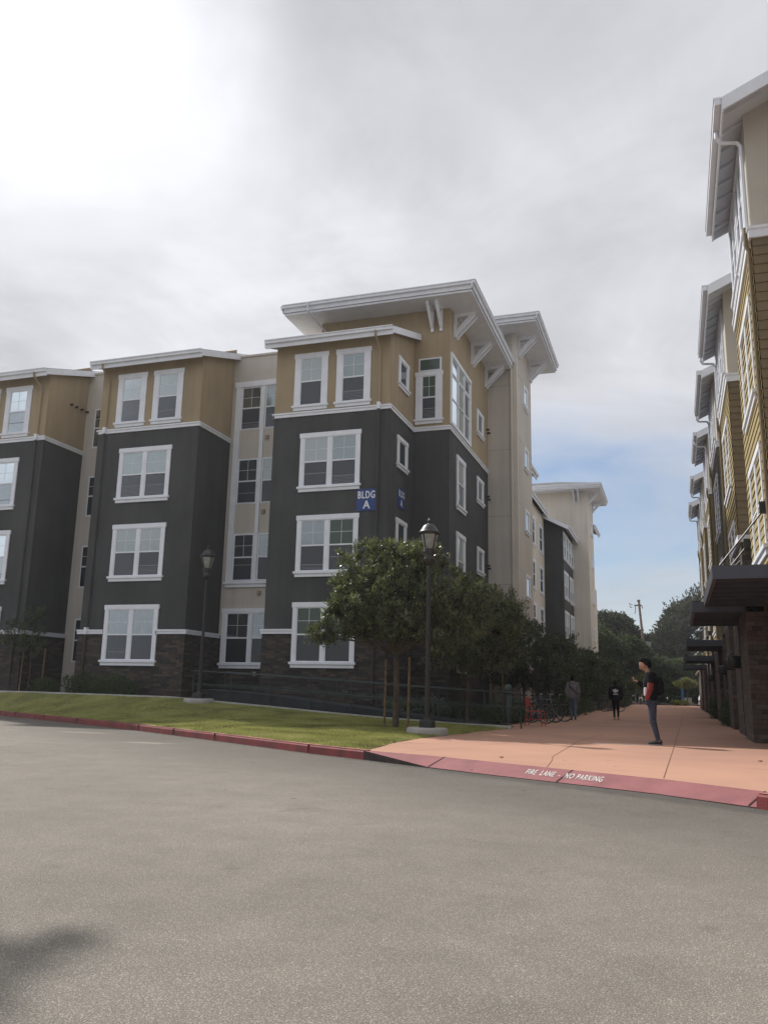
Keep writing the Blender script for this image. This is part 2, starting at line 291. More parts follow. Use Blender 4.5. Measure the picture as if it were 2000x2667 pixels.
def asphalt():
    m = bpy.data.materials.new('asphalt'); m.use_nodes = True; t = m.node_tree; p = t.nodes['Principled BSDF']; p.inputs['Roughness'].default_value = .88; p.inputs['Specular IOR Level'].default_value = .25
    g = t.nodes.new('ShaderNodeNewGeometry')
    def noise(s, d, r=.5, di=0.):
        n = t.nodes.new('ShaderNodeTexNoise'); n.inputs['Scale'].default_value = s; n.inputs['Detail'].default_value = d; n.inputs['Roughness'].default_value = r; n.inputs['Distortion'].default_value = di
        t.links.new(g.outputs['Position'], n.inputs['Vector']); return n.outputs['Fac']
    def mr(v, a, b, c, d, sm=False):
        n = t.nodes.new('ShaderNodeMapRange'); n.interpolation_type = 'SMOOTHSTEP' if sm else 'LINEAR'
        for k, q in zip(('From Min', 'From Max', 'To Min', 'To Max'), (a, b, c, d)): n.inputs[k].default_value = q
        t.links.new(v, n.inputs['Value']); return n.outputs[0]
    def mul(a, b, op='MULTIPLY'):
        n = t.nodes.new('ShaderNodeMath'); n.operation = op
        for i, q in enumerate((a, b)):
            if isinstance(q, (int, float)): n.inputs[i].default_value = q
            else: t.links.new(q, n.inputs[i])
        return n.outputs[0]
    base = mr(noise(.35, 4), .3, .7, .88, 1.12); mid = mr(noise(2.2, 5, .65), .3, .7, .90, 1.10)
    sp = mr(noise(140, 3, .7), .36, .64, .62, 1.40); sp2 = mr(noise(170, 3, .7), .35, .65, .72, 1.28)
    vo = t.nodes.new('ShaderNodeTexVoronoi'); vo.inputs['Scale'].default_value = 185; t.links.new(g.outputs['Position'], vo.inputs['Vector'])
    st = mr(vo.outputs['Color'], .60, .95, .90, 1.9)
    v = mul(mul(mul(mul(base, mid), sp), sp2), st)
    # worn darker strip of fresher tar along the kerb; distance along the kerb normal
    s = t.nodes.new('ShaderNodeSeparateXYZ'); t.links.new(g.outputs['Position'], s.inputs[0])
    line = mul(mul(s.outputs[0], .56), mul(s.outputs[1], .83), 'ADD')      # = const along the kerb
    wob = mul(noise(1.1, 5, .6), 1.3)
    dk = mr(mul(line, wob, 'ADD'), 5.0, 8.8, 1.0, .64, True)
    v = mul(v, dk); v = mul(v, mr(mul(line, mul(noise(5, 4, .7), .5), 'ADD'), 8.35, 8.6, 1.0, .66, True))
    v2 = t.nodes.new('ShaderNodeTexVoronoi'); v2.inputs['Scale'].default_value = .9; t.links.new(g.outputs['Position'], v2.inputs['Vector']); v = mul(v, mr(v2.outputs['Distance'], .018, .04, .45, 1.0, True))
    blot = mr(noise(1.7, 5, .65, .6), .60, .72, 1.0, .80, True); v = mul(v, blot)
    for (cx, cy, ax, ay) in ((-13.2, 17.2, 1.0, .35), (-9.9, 14.9, .8, .3)):      # two chalky scuffs on the lane
        a = mul(mul(mul(s.outputs[0], -cx, 'ADD'), 1/ax), 2, 'POWER'); b = mul(mul(mul(s.outputs[1], -cy, 'ADD'), 1/ay), 2, 'POWER')
        d = mul(mul(a, b, 'ADD'), mul(noise(4, 4, .6), 1.5), 'ADD'); v = mul(v, mr(d, .75, 1.5, 1.65, 1.0, True))
    sc = t.nodes.new('ShaderNodeVectorMath'); sc.operation = 'SCALE'; sc.inputs[0].default_value = (.184, .168, .145); t.links.new(v, sc.inputs['Scale']); t.links.new(sc.outputs[0], p.inputs['Base Color'])
    b = t.nodes.new('ShaderNodeBump'); b.inputs['Strength'].default_value = .35; b.inputs['Distance'].default_value = .004; t.links.new(noise(260, 4, .7), b.inputs['Height']); t.links.new(b.outputs[0], p.inputs['Normal'])
    return m
ASPH = asphalt()
GROUND = mat('bare_ground', (.16, .13, .09), .95, .25, .4, .5, 20)
MULCH = mat('mulch', (.055, .042, .034), .95, .4, 9., 1., 45, fine=.4)
PLAZ = mat('terracotta_concrete', (.46, .255, .175), .9, .07, .45, .12, 120, fine=.09, col2=(.39, .215, .155), spots=1)
REDP = mat('red_kerb_paint', (.23, .040, .040), .7, .2, 3., .3, 60, fine=.18, col2=(.13, .032, .032))
PINKP = mat('faded_red_paint', (.275, .095, .10), .7, .15, 2.5, .2, 60, fine=.14, col2=(.21, .07, .075), spots=1)
LAWN = mat('lawn_soil_and_thatch', (.27, .26, .09), .95, .3, 1.2, .8, 60, fine=.35, col2=(.14, .15, .05))
def grassmat(name, c1, c2, c3):
    m = bpy.data.materials.new(name); m.use_nodes = True; t = m.node_tree; p = t.nodes['Principled BSDF']; p.inputs['Roughness'].default_value = .6
    g = t.nodes.new('ShaderNodeNewGeometry'); n = t.nodes.new('ShaderNodeTexNoise'); n.inputs['Scale'].default_value = .9; n.inputs['Detail'].default_value = 6; n.inputs['Roughness'].default_value = .65; t.links.new(g.outputs['Position'], n.inputs['Vector'])
    r = t.nodes.new('ShaderNodeValToRGB'); t.links.new(n.outputs['Fac'], r.inputs[0]); e = r.color_ramp.elements; e[0].position = .33; e[1].position = .66; e[0].color = (*c1, 1); e[1].color = (*c3, 1); q = e.new(.5); q.color = (*c2, 1)
    t.links.new(r.outputs[0], p.inputs['Base Color']); tr = t.nodes.new('ShaderNodeBsdfTranslucent'); t.links.new(r.outputs[0], tr.inputs[0])
    ms = t.nodes.new('ShaderNodeMixShader'); ms.inputs[0].default_value = .35; t.links.new(p.outputs[0], ms.inputs[1]); t.links.new(tr.outputs[0], ms.inputs[2]); t.links.new(ms.outputs[0], t.nodes['Material Output'].inputs[0]); return m
GRASS = grassmat('grass_blade', (.17, .15, .06), (.30, .32, .09), (.42, .40, .16))

tag(MB().poly([(-900, -500, ST-.04), (900, -500, ST-.04), (900, 1500, ST-.04), (-900, 1500, ST-.04)]).build('ground', GROUND), kind='structure')
tag(MB().poly([(-70, -60, ST), (60, -60, ST), (60, 128, ST), (-70, 128, ST)]).build('road', ASPH), kind='structure')
# plaza slab with a terracotta tint
pp = [(x, y, PZ) for x, y in APB] + [(x+.12, y+.12, PZ) for x, y in CURB2[1:]] + [(14.2, 112, PZ), (-9.5, 112, PZ), (-9.5, 24.4, PZ), (-5.5, 24.4, PZ), (-5.5, 14.25, PZ), (-4.95, 13.75, PZ)]
b = MB(); b.poly(pp)
n = len(pp); k = len(b.v); b.v += [(x, y, ST-.02) for x, y, z in pp]; b.f += [(i, k+i, k+(i+1) % n, (i+1) % n) for i in range(n)]
plaza = tag(b.build('plaza', PLAZ), kind='structure')
JOINT = mat('plaza_joint_dark', (.17, .085, .06), .95)  # dark tone of the scored joints in the slab
j = MB()
def strip(mb, pts, w, z):
    for (a, b_), (c, d) in zip(pts, pts[1:]):
        dx, dy = c-a, d-b_; l = math.hypot(dx, dy); nx, ny = -dy/l*w/2, dx/l*w/2
        mb.poly([(a-nx, b_-ny, z), (c-nx, d-ny, z), (c+nx, d+ny, z), (a+nx, b_+ny, z)])
strip(j, [(-.20, 11.3), (-.08, 20), (.06, 32), (.3, 60), (.6, 110)], .011, PZ+.004)
strip(j, [(-1.72, 12.05), (-1.82, 13.3), (-1.93, 14.2), (-1.96, 15.6), (-2.0, 17.3), (-2.06, 18.9), (-1.98, 20.6), (-1.8, 23.)], .009, PZ+.004)
for y in (17.6, 24.9, 32, 39, 46, 53, 60, 67, 74, 81, 88, 95, 102): strip(j, [(-4.9 if y > 24 else -5.1, y), (4, y)], .008, PZ+.004)
strip(j, [(-4.3, 13.55), (-3.2, 17.6)], .008, PZ+.004)
j.build('expansion_joint', JOINT, plaza)
gr = MB(); gr.box(-1.78, -.62, 18.62, 18.72, PZ, PZ+.006)
tag(gr.build('drain_grate', mat('galvanised_metal', (.25, .27, .28), .5, .2, 20., metal=.6)), 'narrow metal strip drain set flush in the walk at the feet of the standing man', 'drain')
# kerb: left run and right run, one painted concrete casting each
def kerb(P, name, m, parent=None, h=.15, w=.15):
    mb = MB(); L_ = []
    for i, (x, y) in enumerate(P):
        a = P[max(i-1, 0)]; c = P[min(i+1, len(P)-1)]; dx, dy = c[0]-a[0], c[1]-a[1]; l = math.hypot(dx, dy); L_.append((x, y, -dy/l, dx/l))
    prof = [(0, 0), (.012, h-.03), (.035, h-.004), (w, h), (w, 0)]
    k = len(prof)
    for x, y, nx, ny in L_:
        for d, z in prof: mb.v.append((x+nx*d, y+ny*d, ST+z))
    for i in range(len(P)-1):
        for q in range(k-1): mb.f.append((i*k+q, (i+1)*k+q, (i+1)*k+q+1, i*k+q+1))
    mb.f.append(tuple(range(k-1, -1, -1))); mb.f.append(tuple(range((len(P)-1)*k, len(P)*k)))
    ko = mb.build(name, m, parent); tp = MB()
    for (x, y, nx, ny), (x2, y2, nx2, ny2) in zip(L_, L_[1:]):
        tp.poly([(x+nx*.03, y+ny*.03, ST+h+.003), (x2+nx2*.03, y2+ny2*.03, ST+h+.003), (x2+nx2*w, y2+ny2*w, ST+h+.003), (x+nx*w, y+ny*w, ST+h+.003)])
    tp.build('kerb_top', mat('sunlit_kerb_top', (.40, .17, .135), .8, .15, 3., .2, 60, fine=.12, col2=(.32, .11, .095)), ko); return ko  # sunlight put into the colour: paler salmon sheet over the kerb top
def subdiv(P, step):
    o = []
    for (a, b_), (c, d) in zip(P, P[1:]):
        n_ = max(1, int(math.hypot(c-a, d-b_)/step)); o += [(a+(c-a)*i/n_, b_+(d-b_)*i/n_) for i in range(n_)]
    return o+[P[-1]]
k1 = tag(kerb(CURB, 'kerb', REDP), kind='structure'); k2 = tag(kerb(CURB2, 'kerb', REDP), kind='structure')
jt = MB(); K = subdiv(CURB[3:], 2.05)
for i, (x, y) in enumerate(K[1:-1], 1):
    dx, dy = K[i+1][0]-K[i-1][0], K[i+1][1]-K[i-1][1]; l = math.hypot(dx, dy); tx, ty, nx, ny = dx/l, dy/l, -dy/l, dx/l
    a = [(x+tx*s*.007+nx*d, y+ty*s*.007+ny*d) for s in (-1, 1) for d in (-.003, .152)]
    jt.hexa([(*a[0], ST), (*a[2], ST), (*a[3], ST), (*a[1], ST)], [(*a[0], ST+.154), (*a[2], ST+.154), (*a[3], ST+.154), (*a[1], ST+.154)])
jt.build('kerb_joint', mat('kerb_joint_dark', (.03, .012, .012), .95), k1)
# driveway apron: painted slope from street to plaza
ab = MB(); zf = [ST+.145, ST+.012, ST+.008, ST+.008, ST+.008, ST+.012]
for i in range(len(APR)-1):
    ab.poly([(*APR[i], zf[i]), (*APR[i+1], zf[i+1]), (*APB[i+1], PZ+.004), (*APB[i], PZ+.004)])
apron = tag(ab.build('apron', PINKP), kind='structure')
fc = MB(); fc.poly([(*APR[0], ST), (*APR[1], ST), (*APR[1], zf[1]), (*APR[0], zf[0])])
for i in range(1, len(APR)-1): fc.poly([(*APR[i], ST), (*APR[i+1], ST), (*APR[i+1], zf[i+1]), (*APR[i], zf[i])])
fc.poly([(*APR[-1], ST), (*APB[-1], ST), (*APB[-1], PZ+.004), (*APR[-1], zf[-1])])
fc.build('apron_lip', mat('bare_dark_concrete', (.05, .035, .035), .9, .3, 8.), apron)
aj = MB()
for t_ in (1.0, 2.93, 4.93):
    i = int(t_); f = t_-i; P0 = Vector((*APR[i], zf[i])).lerp(Vector((*APR[i+1], zf[i+1])), f); P1 = Vector((*APB[i], PZ)).lerp(Vector((*APB[i+1], PZ)), f)
    tv = (Vector((*APR[i+1], 0))-Vector((*APR[i], 0))).normalized()*.010
    up_ = Vector((0, 0, .008)); aj.poly([P0-tv+up_, P0+tv+up_, P1+tv+up_, P1-tv+up_])
aj.build('apron_joint', mat('kerb_joint_dark', (0, 0, 0)), apron)
# stencilled lettering on the slope
def text_mesh(s, size=1., shear=0.):
    c = bpy.data.curves.new('t', 'FONT'); c.body = s; c.size = size; c.shear = shear; c.space_character = 1.18; o = bpy.data.objects.new('t', c); COL.objects.link(o)
    dg = bpy.context.evaluated_depsgraph_get(); me = bpy.data.meshes.new_from_object(o.evaluated_get(dg)); bpy.data.objects.remove(o); return me
def text_obj(s, name, m, O, U, Vv, width, height, parent=None, bold=0.):
    me = text_mesh(s); co_ = np.empty(len(me.vertices)*3, np.float32); me.vertices.foreach_get('co', co_); co_ = co_.reshape(-1, 3)
    x0, x1 = co_[:, 0].min(), co_[:, 0].max(); y0, y1 = co_[:, 1].min(), co_[:, 1].max()
    U = Vector(U); Vv = Vector(Vv); O = Vector(O); nrm = U.cross(Vv).normalized()*.004
    mb = MB(); offs = [(0, 0)] if not bold else [(-bold, 0), (bold, 0), (0, bold), (0, -bold)]
    for q, (ox, oy) in enumerate(offs):
        k = len(mb.v)
        for x, y, z in co_:
            p = O + U*((x-x0)/(x1-x0)*width+ox) + Vv*((y-y0)/(y1-y0)*height+oy) + nrm*(1+q*.12); mb.v.append(tuple(p))
        mb.f += [tuple(k+i for i in p.vertices) for p in me.polygons]
    return mb.build(name, m, parent)
LET = mat('white_road_paint', (.62, .58, .56), .8, .15, 20., fine=.2)
i = 2
U = (Vector((-1.28, 11.76, 0))-Vector((-2.18, 12.28, 0))).normalized(); P0 = Vector((-2.24, 12.02, 0)); 
sl_n = Vector((.49, .87, 0))*.42; SLV = Vector((sl_n.x, sl_n.y, .125)).normalized()
# (O sits a third of the way up the slope)
O = Vector((*Vector(APR[2]).lerp(Vector(APB[2]), .34), ST+.008+.34*.125)) + U*.34
U3 = (Vector((*APR[4], 0))-Vector((*APR[2], 0))).normalized()
tag(text_obj('FIRE  LANE  -  NO PARKING', 'painted_lettering', LET, O, U3, SLV-U3*.32, 1.20, .165, bold=.003), 'white stencilled words reading FIRE LANE - NO PARKING on the sloped red kerb', 'painted lettering')
# lawn sheet and grass
nu, nv = 120, 26; V = []; F = []
for a in range(nu+1):
    for c in range(nv+1):
        v = c/nv; u = (a/nu)**.7; x = -46+(41)*u
        for _ in range(3):
            y = yc(x)+.14+(yw(x)+.02-yc(x)-.14)*v
            x = -46+(xe(y)+46)*u
        V.append((x, y, zl(x, y)+.012*math.sin(x*2.3)*math.sin(y*3.1)))
for a in range(nu):
    for c in range(nv): k = a*(nv+1)+c; F.append((k, k+nv+1, k+nv+2, k+1))
tag(npmesh('lawn', V, F, LAWN, smooth=True), kind='structure')
ng = 120000; xs = -24+RNG.random(ng*2)**.8*19.5; ys = 13.5+RNG.random(ng*2)*12.5
ok = np.array([(y > yc(x)+.16) and (x < xe(y)-.0) and (y < yw(x)) for x, y in zip(xs, ys)]); xs, ys = xs[ok][:ng], ys[ok][:ng]
zs = np.array([zl(x, y)+.012*math.sin(x*2.3)*math.sin(y*3.1) for x, y in zip(xs, ys)]); n = len(xs)
h = .018+.03*RNG.random(n)**1.5; an = RNG.random(n)*6.28; wd = .006+.006*RNG.random(n); lx = (RNG.random(n)-.5)*.03; ly = (RNG.random(n)-.5)*.03
V = np.empty((n, 3, 3), np.float32); V[:, 0] = np.c_[xs-np.cos(an)*wd, ys-np.sin(an)*wd, zs-.004]; V[:, 1] = np.c_[xs+np.cos(an)*wd, ys+np.sin(an)*wd, zs-.004]; V[:, 2] = np.c_[xs+lx, ys+ly, zs+h]
tag(npmesh('grass', V.reshape(-1, 3), np.arange(n*3).reshape(-1, 3), GRASS), 'short yellow-green mown grass on the lawn strip beside the red kerb', 'grass', kind='stuff')
# white edging at the back of the lawn, mulch bed, ramp
eb = MB(); xs_ = [-46, -22.5, -19, -15.6, -13.9, -12, -10, -8.2, -5.9, -4.45]
for a, c in zip(xs_, xs_[1:]):
    eb.hexa([(a, yw(a), zw(a)-.3), (c, yw(c), zw(c)-.3), (c, yw(c)+.16, zw(c)-.3), (a, yw(a)+.16, zw(a)-.3)], [(a, yw(a), zw(a)+.045), (c, yw(c), zw(c)+.045), (c, yw(c)+.16, zw(c)+.045), (a, yw(a)+.16, zw(a)+.045)])
tag(eb.build('edging', WCONC), kind='structure')
mb_ = MB(); mb_.poly([(-46, 26.1, -.32), (-22.5, 26.1, -.34), (-15.6, YW+.16, -.38), (-14.6, YW+.16, -.42), (-14.6, 29.6, -.30), (-46, 29.6, -.25)])
mb_.poly([(-14.6, 26.2, -.30), (-9, 26.2, -.5), (-9, 29.6, -.5), (-14.6, 29.6, -.30)])
mb_.poly([(-9, 26.4, -.9), (-5.05, 26.4, -.94), (-5.05, 115, -.94), (-9, 115, -.94)])
tag(mb_.build('planting_bed', MULCH), kind='structure')
RAMP = mat('dark_ramp_paint', (.022, .026, .03), .8, .2, 3., .2, 60)
rb = MB()
rx = [-14.6, -13.4, -12, -10, -8.2, -5.9, -4.7]
rz = [-.06, -.12, -.22, -.42, -.6, -.84, -.955]
for (a, za), (c, zc) in zip(zip(rx, rz), list(zip(rx, rz))[1:]):
    rb.hexa([(a, YW+.30, -1.05), (c, YW+.30, -1.05), (c, 26.1, -1.05), (a, 26.1, -1.05)], [(a, YW+.30, za), (c, YW+.30, zc), (c, 26.1, zc), (a, 26.1, za)])
tag(rb.build('ramp', RAMP), kind='structure')

# small kerbed island with a street tree, left of the frame: it throws the soft shadow on the near road
tag(MB().lathe((-9.4, 7.2, ST), [(1.15, 0), (1.15, .13), (1.08, .15)], 28).build('traffic_island', WCONC), kind='structure')
# ------------------------------------------------------------------ buildings
def Wy(Y, s=-1):                 # wall facing -Y (s=-1): u = x
    return lambda u, z, d: (u, Y+s*d, z)
def Wx(X, s=1):                  # wall facing +X (s=1) or -X: u = y
    return lambda u, z, d: (X+s*d, u, z)
def window(B, M, u0, u1, z0, z1, units=1, tw=.15, hd=.17, sl=.16, glass=('blind', 'screen'), cas=False, trim=True, munt=True, ear=.03, split=.5):
    """double-hung window; u0..z1 is the outer edge of the trim"""
    f = MB()
    if trim:
        f.mbox(M, u0-ear, u1+ear, z1-hd, z1, -.02, .055); f.mbox(M, u0, u1, z0+sl*.5, z0+sl, -.02, .05)
        f.mbox(M, u0-.06, u1+.06, z0+sl*.72, z0+sl+.035, -.02, .10); f.mbox(M, u0-.01, u1+.01, z0, z0+sl*.72-.002, -.02, .06)
        f.mbox(M, u0, u0+tw, z0+sl+.035, z1-hd, -.02, .045); f.mbox(M, u1-tw, u1, z0+sl+.035, z1-hd, -.02, .045)
    a, c = u0+(tw if trim else 0), u1-(tw if trim else 0); b0, b1 = z0+(sl+.035 if trim else 0), z1-(hd if trim else 0)
    mw = .14; wu = (c-a-mw*(units-1))/units
    for k in range(1, units): m0 = a+wu*k+mw*(k-1); f.mbox(M, m0, m0+mw, b0, b1, -.02, .042)
    win = f.build('window', WHITE, B) if trim else MB().mbox(M, a-.03, c+.03, b0-.03, b1+.03, -.02, .003).build('window', WHITE, B)
    for k in range(units):
        p0 = a+(wu+mw)*k; p1 = p0+wu; zm = b0+(b1-b0)*split; fw_ = .035
        s = MB(); s.mbox(M, p0, p0+fw_, b0, b1, 0, .028); s.mbox(M, p1-fw_, p1, b0, b1, 0, .028); s.mbox(M, p0+fw_, p1-fw_, b1-fw_, b1, 0, .028); s.mbox(M, p0+fw_, p1-fw_, b0, b0+fw_, 0, .03)
        if not cas: s.mbox(M, p0+fw_, p1-fw_, zm-.025, zm+.025, 0, .034)
        if munt and not cas:
            um = (p0+p1)/2; s.mbox(M, um-.006, um+.006, zm+.025, b1-fw_, .004, .016); zq = (zm+b1)/2; s.mbox(M, p0+fw_, p1-fw_, zq-.006, zq+.006, .004, .015)
        s.build('sash', WHITE, win)
        g = {'blind': random.choice((G_BLIND, G_BLIND, G_BLIND2, G_BLIND3)), 'clear': G_CLEAR, 'screen': G_SCREEN, 'dark': G_DARK, 'shade': G_SHADE}
        ga = glass[0] if isinstance(glass[0], str) else glass[0][k % len(glass[0])]; gb = glass[1] if isinstance(glass[1], str) else glass[1][k % len(glass[1])]
        if cas: MB().mbox(M, p0+fw_, p1-fw_, b0+fw_, b1-fw_, -.01, .010).build('pane', g[ga], win)
        else:
            MB().mbox(M, p0+fw_, p1-fw_, zm+.025, b1-fw_, -.01, .010).build('pane', g[ga], win)
            MB().mbox(M, p0+fw_, p1-fw_, b0+fw_, zm-.025, -.01, .008).build('pane', g[gb], win)
            if gb == 'screen' and random.random() < .75 and (p1-p0) > .4:       # lower blind edge seen behind the screen
                h = random.uniform(.15, .62); zt = b0+fw_+(zm-b0)*h; bl = MB(); bl.mbox(M, p0+fw_+.02, p1-fw_-.02, zt, zt+.03, .008, .0105)
                if random.random() < .5:
                    z_ = b0+fw_+.05
                    while z_ < zt-.03: bl.mbox(M, p0+fw_+.03, p1-fw_-.03, z_, z_+.012, .008, .010); z_ += .05
                bl.build('blind', BLINDM, win)
    return win
def band(f, M, u0, u1, z, t0=0, t1=0):     # two-step horizontal trim, top at z
    f.mbox(M, u0, u1, z-.055, z, -.02, .075); f.mbox(M, u0, u1, z-.16, z-.055, -.02, .045)
def gutter(f, a, b, z, out):               # box gutter and fascia from a to b (xy), out = outward unit vector
    (ax, ay), (bx, by) = a, b; ox, oy = out
    def q(d0, d1, z0, z1):
        P = [(ax+ox*d0, ay+oy*d0), (bx+ox*d0, by+oy*d0), (bx+ox*d1, by+oy*d1), (ax+ox*d1, ay+oy*d1)]
        f.hexa([(*p, z0) for p in P], [(*p, z1) for p in P])
    q(-.04, 0, z-.30, z-.02); q(.0, .09, z-.14, z-.02); q(.0, .12, z-.035, z)
def downspout(name, path, m, B, r=.04):
    return MB().tube(path, r, 6).build(name, m, B)

A = thing('apartment_building', 'charcoal and tan stucco apartment block with stone base and wide white eaves behind the lawn', 'building', (-9, 29.5, ST))
ZT, ZB = 9.81, 2.01          # underside of top storey band, base band
RO = [12.05, 8.98, 5.97, 2.92]; RS = [9.86, 6.82, 3.80, .71]
# ---- wall masses of the three bays (front plane Y = 26.6)
YF, YR = 26.6, 29.0
bays = [(-28.2, -23.73, YR), (-21.1, -16.58, YR), (-13.45, -9.01, 29.46)]
tr = MB()
for (x0, x1, yr) in bays:
    low = MB(); up4 = MB(); stn = MB()
    low.box(x0, x1, YF, yr+.1, ZB-.05, ZT-.05)
    p = [(x1, YF, ZT-.06), (x1, yr+.1, ZT-.06), (x1, yr+.1, 13.72), (x1, YF, 12.50)]; up4.prism(p, (x0-x1, 0, 0))
    stn.box(x0-.04, x1+.04, YF-.04, yr+.1, -1.0, ZB-.06)
    low.build('wall', CHAR, A); up4.build('wall', TAN, A); stn.build('stone_base', STONE, A); tr = MB()
    f = Wy(YF)
    band(tr, f, x0-.04, x1+.075, ZT)
    band(tr, Wx(x1), YF, yr, ZT-.001); band(tr, Wx(x0, -1), YF-.045, yr, ZT-.001)
    tr.build('band_course', WHITE, A); tr = MB()
    band(tr, Wx(x1+.042), YF-.05, yr, ZB-.001); band(tr, Wx(x0-.042, -1), YF-.045, yr, ZB-.001)
    w0 = {-28.2: -27.2, -21.1: -20.02, -13.45: -12.34}[x0]
    band(tr, Wy(YF-.042), x0-.04, w0, ZB); tr.build('base_course', WHITE, A); tr = MB(); band(tr, Wy(YF-.042), w0+2.28, x1+.1, ZB); tr.build('base_course', WHITE, A)
# ---- recesses between bays
MB().box(-40, -12.95, YR, YR+8, -1, 13.3).build('wall', BEIGE, A)
MB().box(-16.6, -13.4, YR-.03, YR+.1, -1, ZB-.06).build('stone_base', STONE, A)
# ---- corner tower
xt, Yt = -7.6, 29.46
low = MB(); up4 = MB(); stn = MB(); tr = MB(); low.box(-12.9, xt, Yt, 36.45, ZB-.05, ZT-.05)
up4.box(-12.94, xt, Yt+.003, 36.45, ZT-.055, 14.62)
stn.box(-9.1, xt+.04, Yt-.04, 36.45, -1, ZB-.06)
band(tr, Wy(Yt), -9.0, xt+.075, ZT); band(tr, Wx(xt), Yt, 36.4, ZT-.001); band(tr, Wy(Yt), -9.0, xt+.075, ZB); band(tr, Wx(xt), Yt, 36.4, ZB-.001)
low.build('wall', CHAR, A); up4.build('wall', TAN, A); stn.build('stone_base', STONE, A)
# ---- beige stair tower
xb, Yb = -6.27, 36.42
bt = MB(); bt.box(-12.4, xb, Yb, 40.6, -1, 16.35); bt.build('wall', BEIGE, A)
cj = MB()
for z in (1.6, 4.65, 7.7, 10.75, 13.8): cj.mbox(Wy(Yb), -7.55, xb-.22, z, z+.012, 0, .003); cj.mbox(Wx(xb), Yb+.22, 40.55, z+.7, z+.712, 0, .003)
for z in (3.4, 6.45, 9.5, 12.5): cj.mbox(Wy(YR), -16.55, -16.42, z, z+.012, 0, .003)
cj.build('control_joint', mat('joint_grey', (.22, .20, .18), .9), A)
pl = MB(); pl.box(xb-.20, xb+.03, Yb-.03, Yb+.2, -1, 16.33); pl.build('corner_board', CREAM, A)
# ---- slab roofs with wide soffits
def slab(x0, x1, y0, y1, z, B, hip=.55):
    s = MB(); s.box(x0+.1, x1-.1, y0+.1, y1-.0, z-.36, z-.32); s.build('soffit', SOFF, B)
    f = MB(); gutter(f, (x0, y0), (x1, y0), z, (0, -1)); gutter(f, (x1, y0-.12), (x1, y1), z, (1, 0)); gutter(f, (x0, y0), (x0, y1), z, (-1, 0)); gutter(f, (x0, y1), (x1, y1), z, (0, 1))
    f.box(x0+.06, x1-.06, y0+.06, y1-.02, z-.39, z-.299)
    f2 = f.build('fascia', WHITE, B)
    r = MB(); cx, cy = (x0+x1)/2, (y0+y1)/2; q = [(x0-.02, y0-.02, z-.01), (x1+.02, y0-.02, z-.01), (x1+.02, y1+.02, z-.01), (x0-.02, y1+.02, z-.01)]
    dx = min(x1-x0, y1-y0)/2; t = [(x0+dx, y0+dx, z+hip), (x1-dx, y0+dx, z+hip), (x1-dx, y1-dx, z+hip), (x0+dx, y1-dx, z+hip)]
    r.poly(q[::-1]); 
    for i in range(4): r.poly([q[i], q[(i+1) % 4], t[(i+1) % 4], t[i]])
    r.build('roof', SHING, B)
slab(-14.15, -6.42, 28.26, 36.36, 14.95, A)
slab(-13.6, -5.09, 35.22, 41.8, 16.68, A)
# ---- bay shed roofs, parapet, gutters
def bayroof(x0, x1, yr, B):
    ya, za, yb_, zb = 26.08, 12.46, yr+1.6, 12.46+(yr+1.6-26.08)*.33
    r = MB(); r.prism([(x1+.24, ya, za), (x1+.24, yb_, zb), (x1+.24, yb_, zb+.05), (x1+.24, ya, za+.05)], (x0-x1-.48, 0, 0)); r.build('roof', SHING, B)
    s = MB(); s.prism([(x1+.2, ya+.02, za-.05), (x1+.2, yb_-.1, zb-.05), (x1+.2, yb_-.1, zb-.01), (x1+.2, ya+.02, za-.01)], (x0-x1-.4, 0, 0)); s.build('soffit', SOFF, B)
    f = MB(); gutter(f, (x0-.24, ya), (x1+.24, ya), za+.04, (0, -1))
    for x, s_ in ((x1+.24, .035), (x0-.24, -.035)): f.prism([(x, ya, za-.22), (x, yb_, zb-.22), (x, yb_, zb+.03), (x, ya, za+.03)], (s_, 0, 0))
    f.build('fascia', WHITE, B)
for x0, x1, yr in bays: bayroof(x0, x1, 29.0 if yr < 29.2 else 28.6, A)
pp_ = MB(); pp_.box(-40, -12.96, YR-.06, YR+.5, 13.28, 13.36); pp_.build('parapet_cap', BEIGE, A)
tr.build('band_course', WHITE, A)
# ---- windows of the bays
for i, (x0, x1, _) in enumerate(bays):
    c = x0+1.11 if i else -27.15
    f = Wy(YF)
    for r, g in ((1, ('blind', 'screen')), (2, ('blind', 'screen')), (3, ('blind', 'screen'))):
        if i == 2: g = {1: ('blind', 'screen'), 2: (('clear', 'shade'), 'screen'), 3: (('shade', 'shade'), 'dark')}[r]
        if i == 1 and r == 3: g = (('clear', 'clear'), 'screen')
        window(A, Wy(YF-.042) if r == 3 else f, c, c+2.29, RS[r], RO[r], 2, glass=g)
    window(A, f, c-.34, c+.96, RS[0], RO[0], 1, tw=.22, hd=.18); window(A, f, c+1.3, c+2.6, RS[0], RO[0], 1, tw=.22, hd=.18)
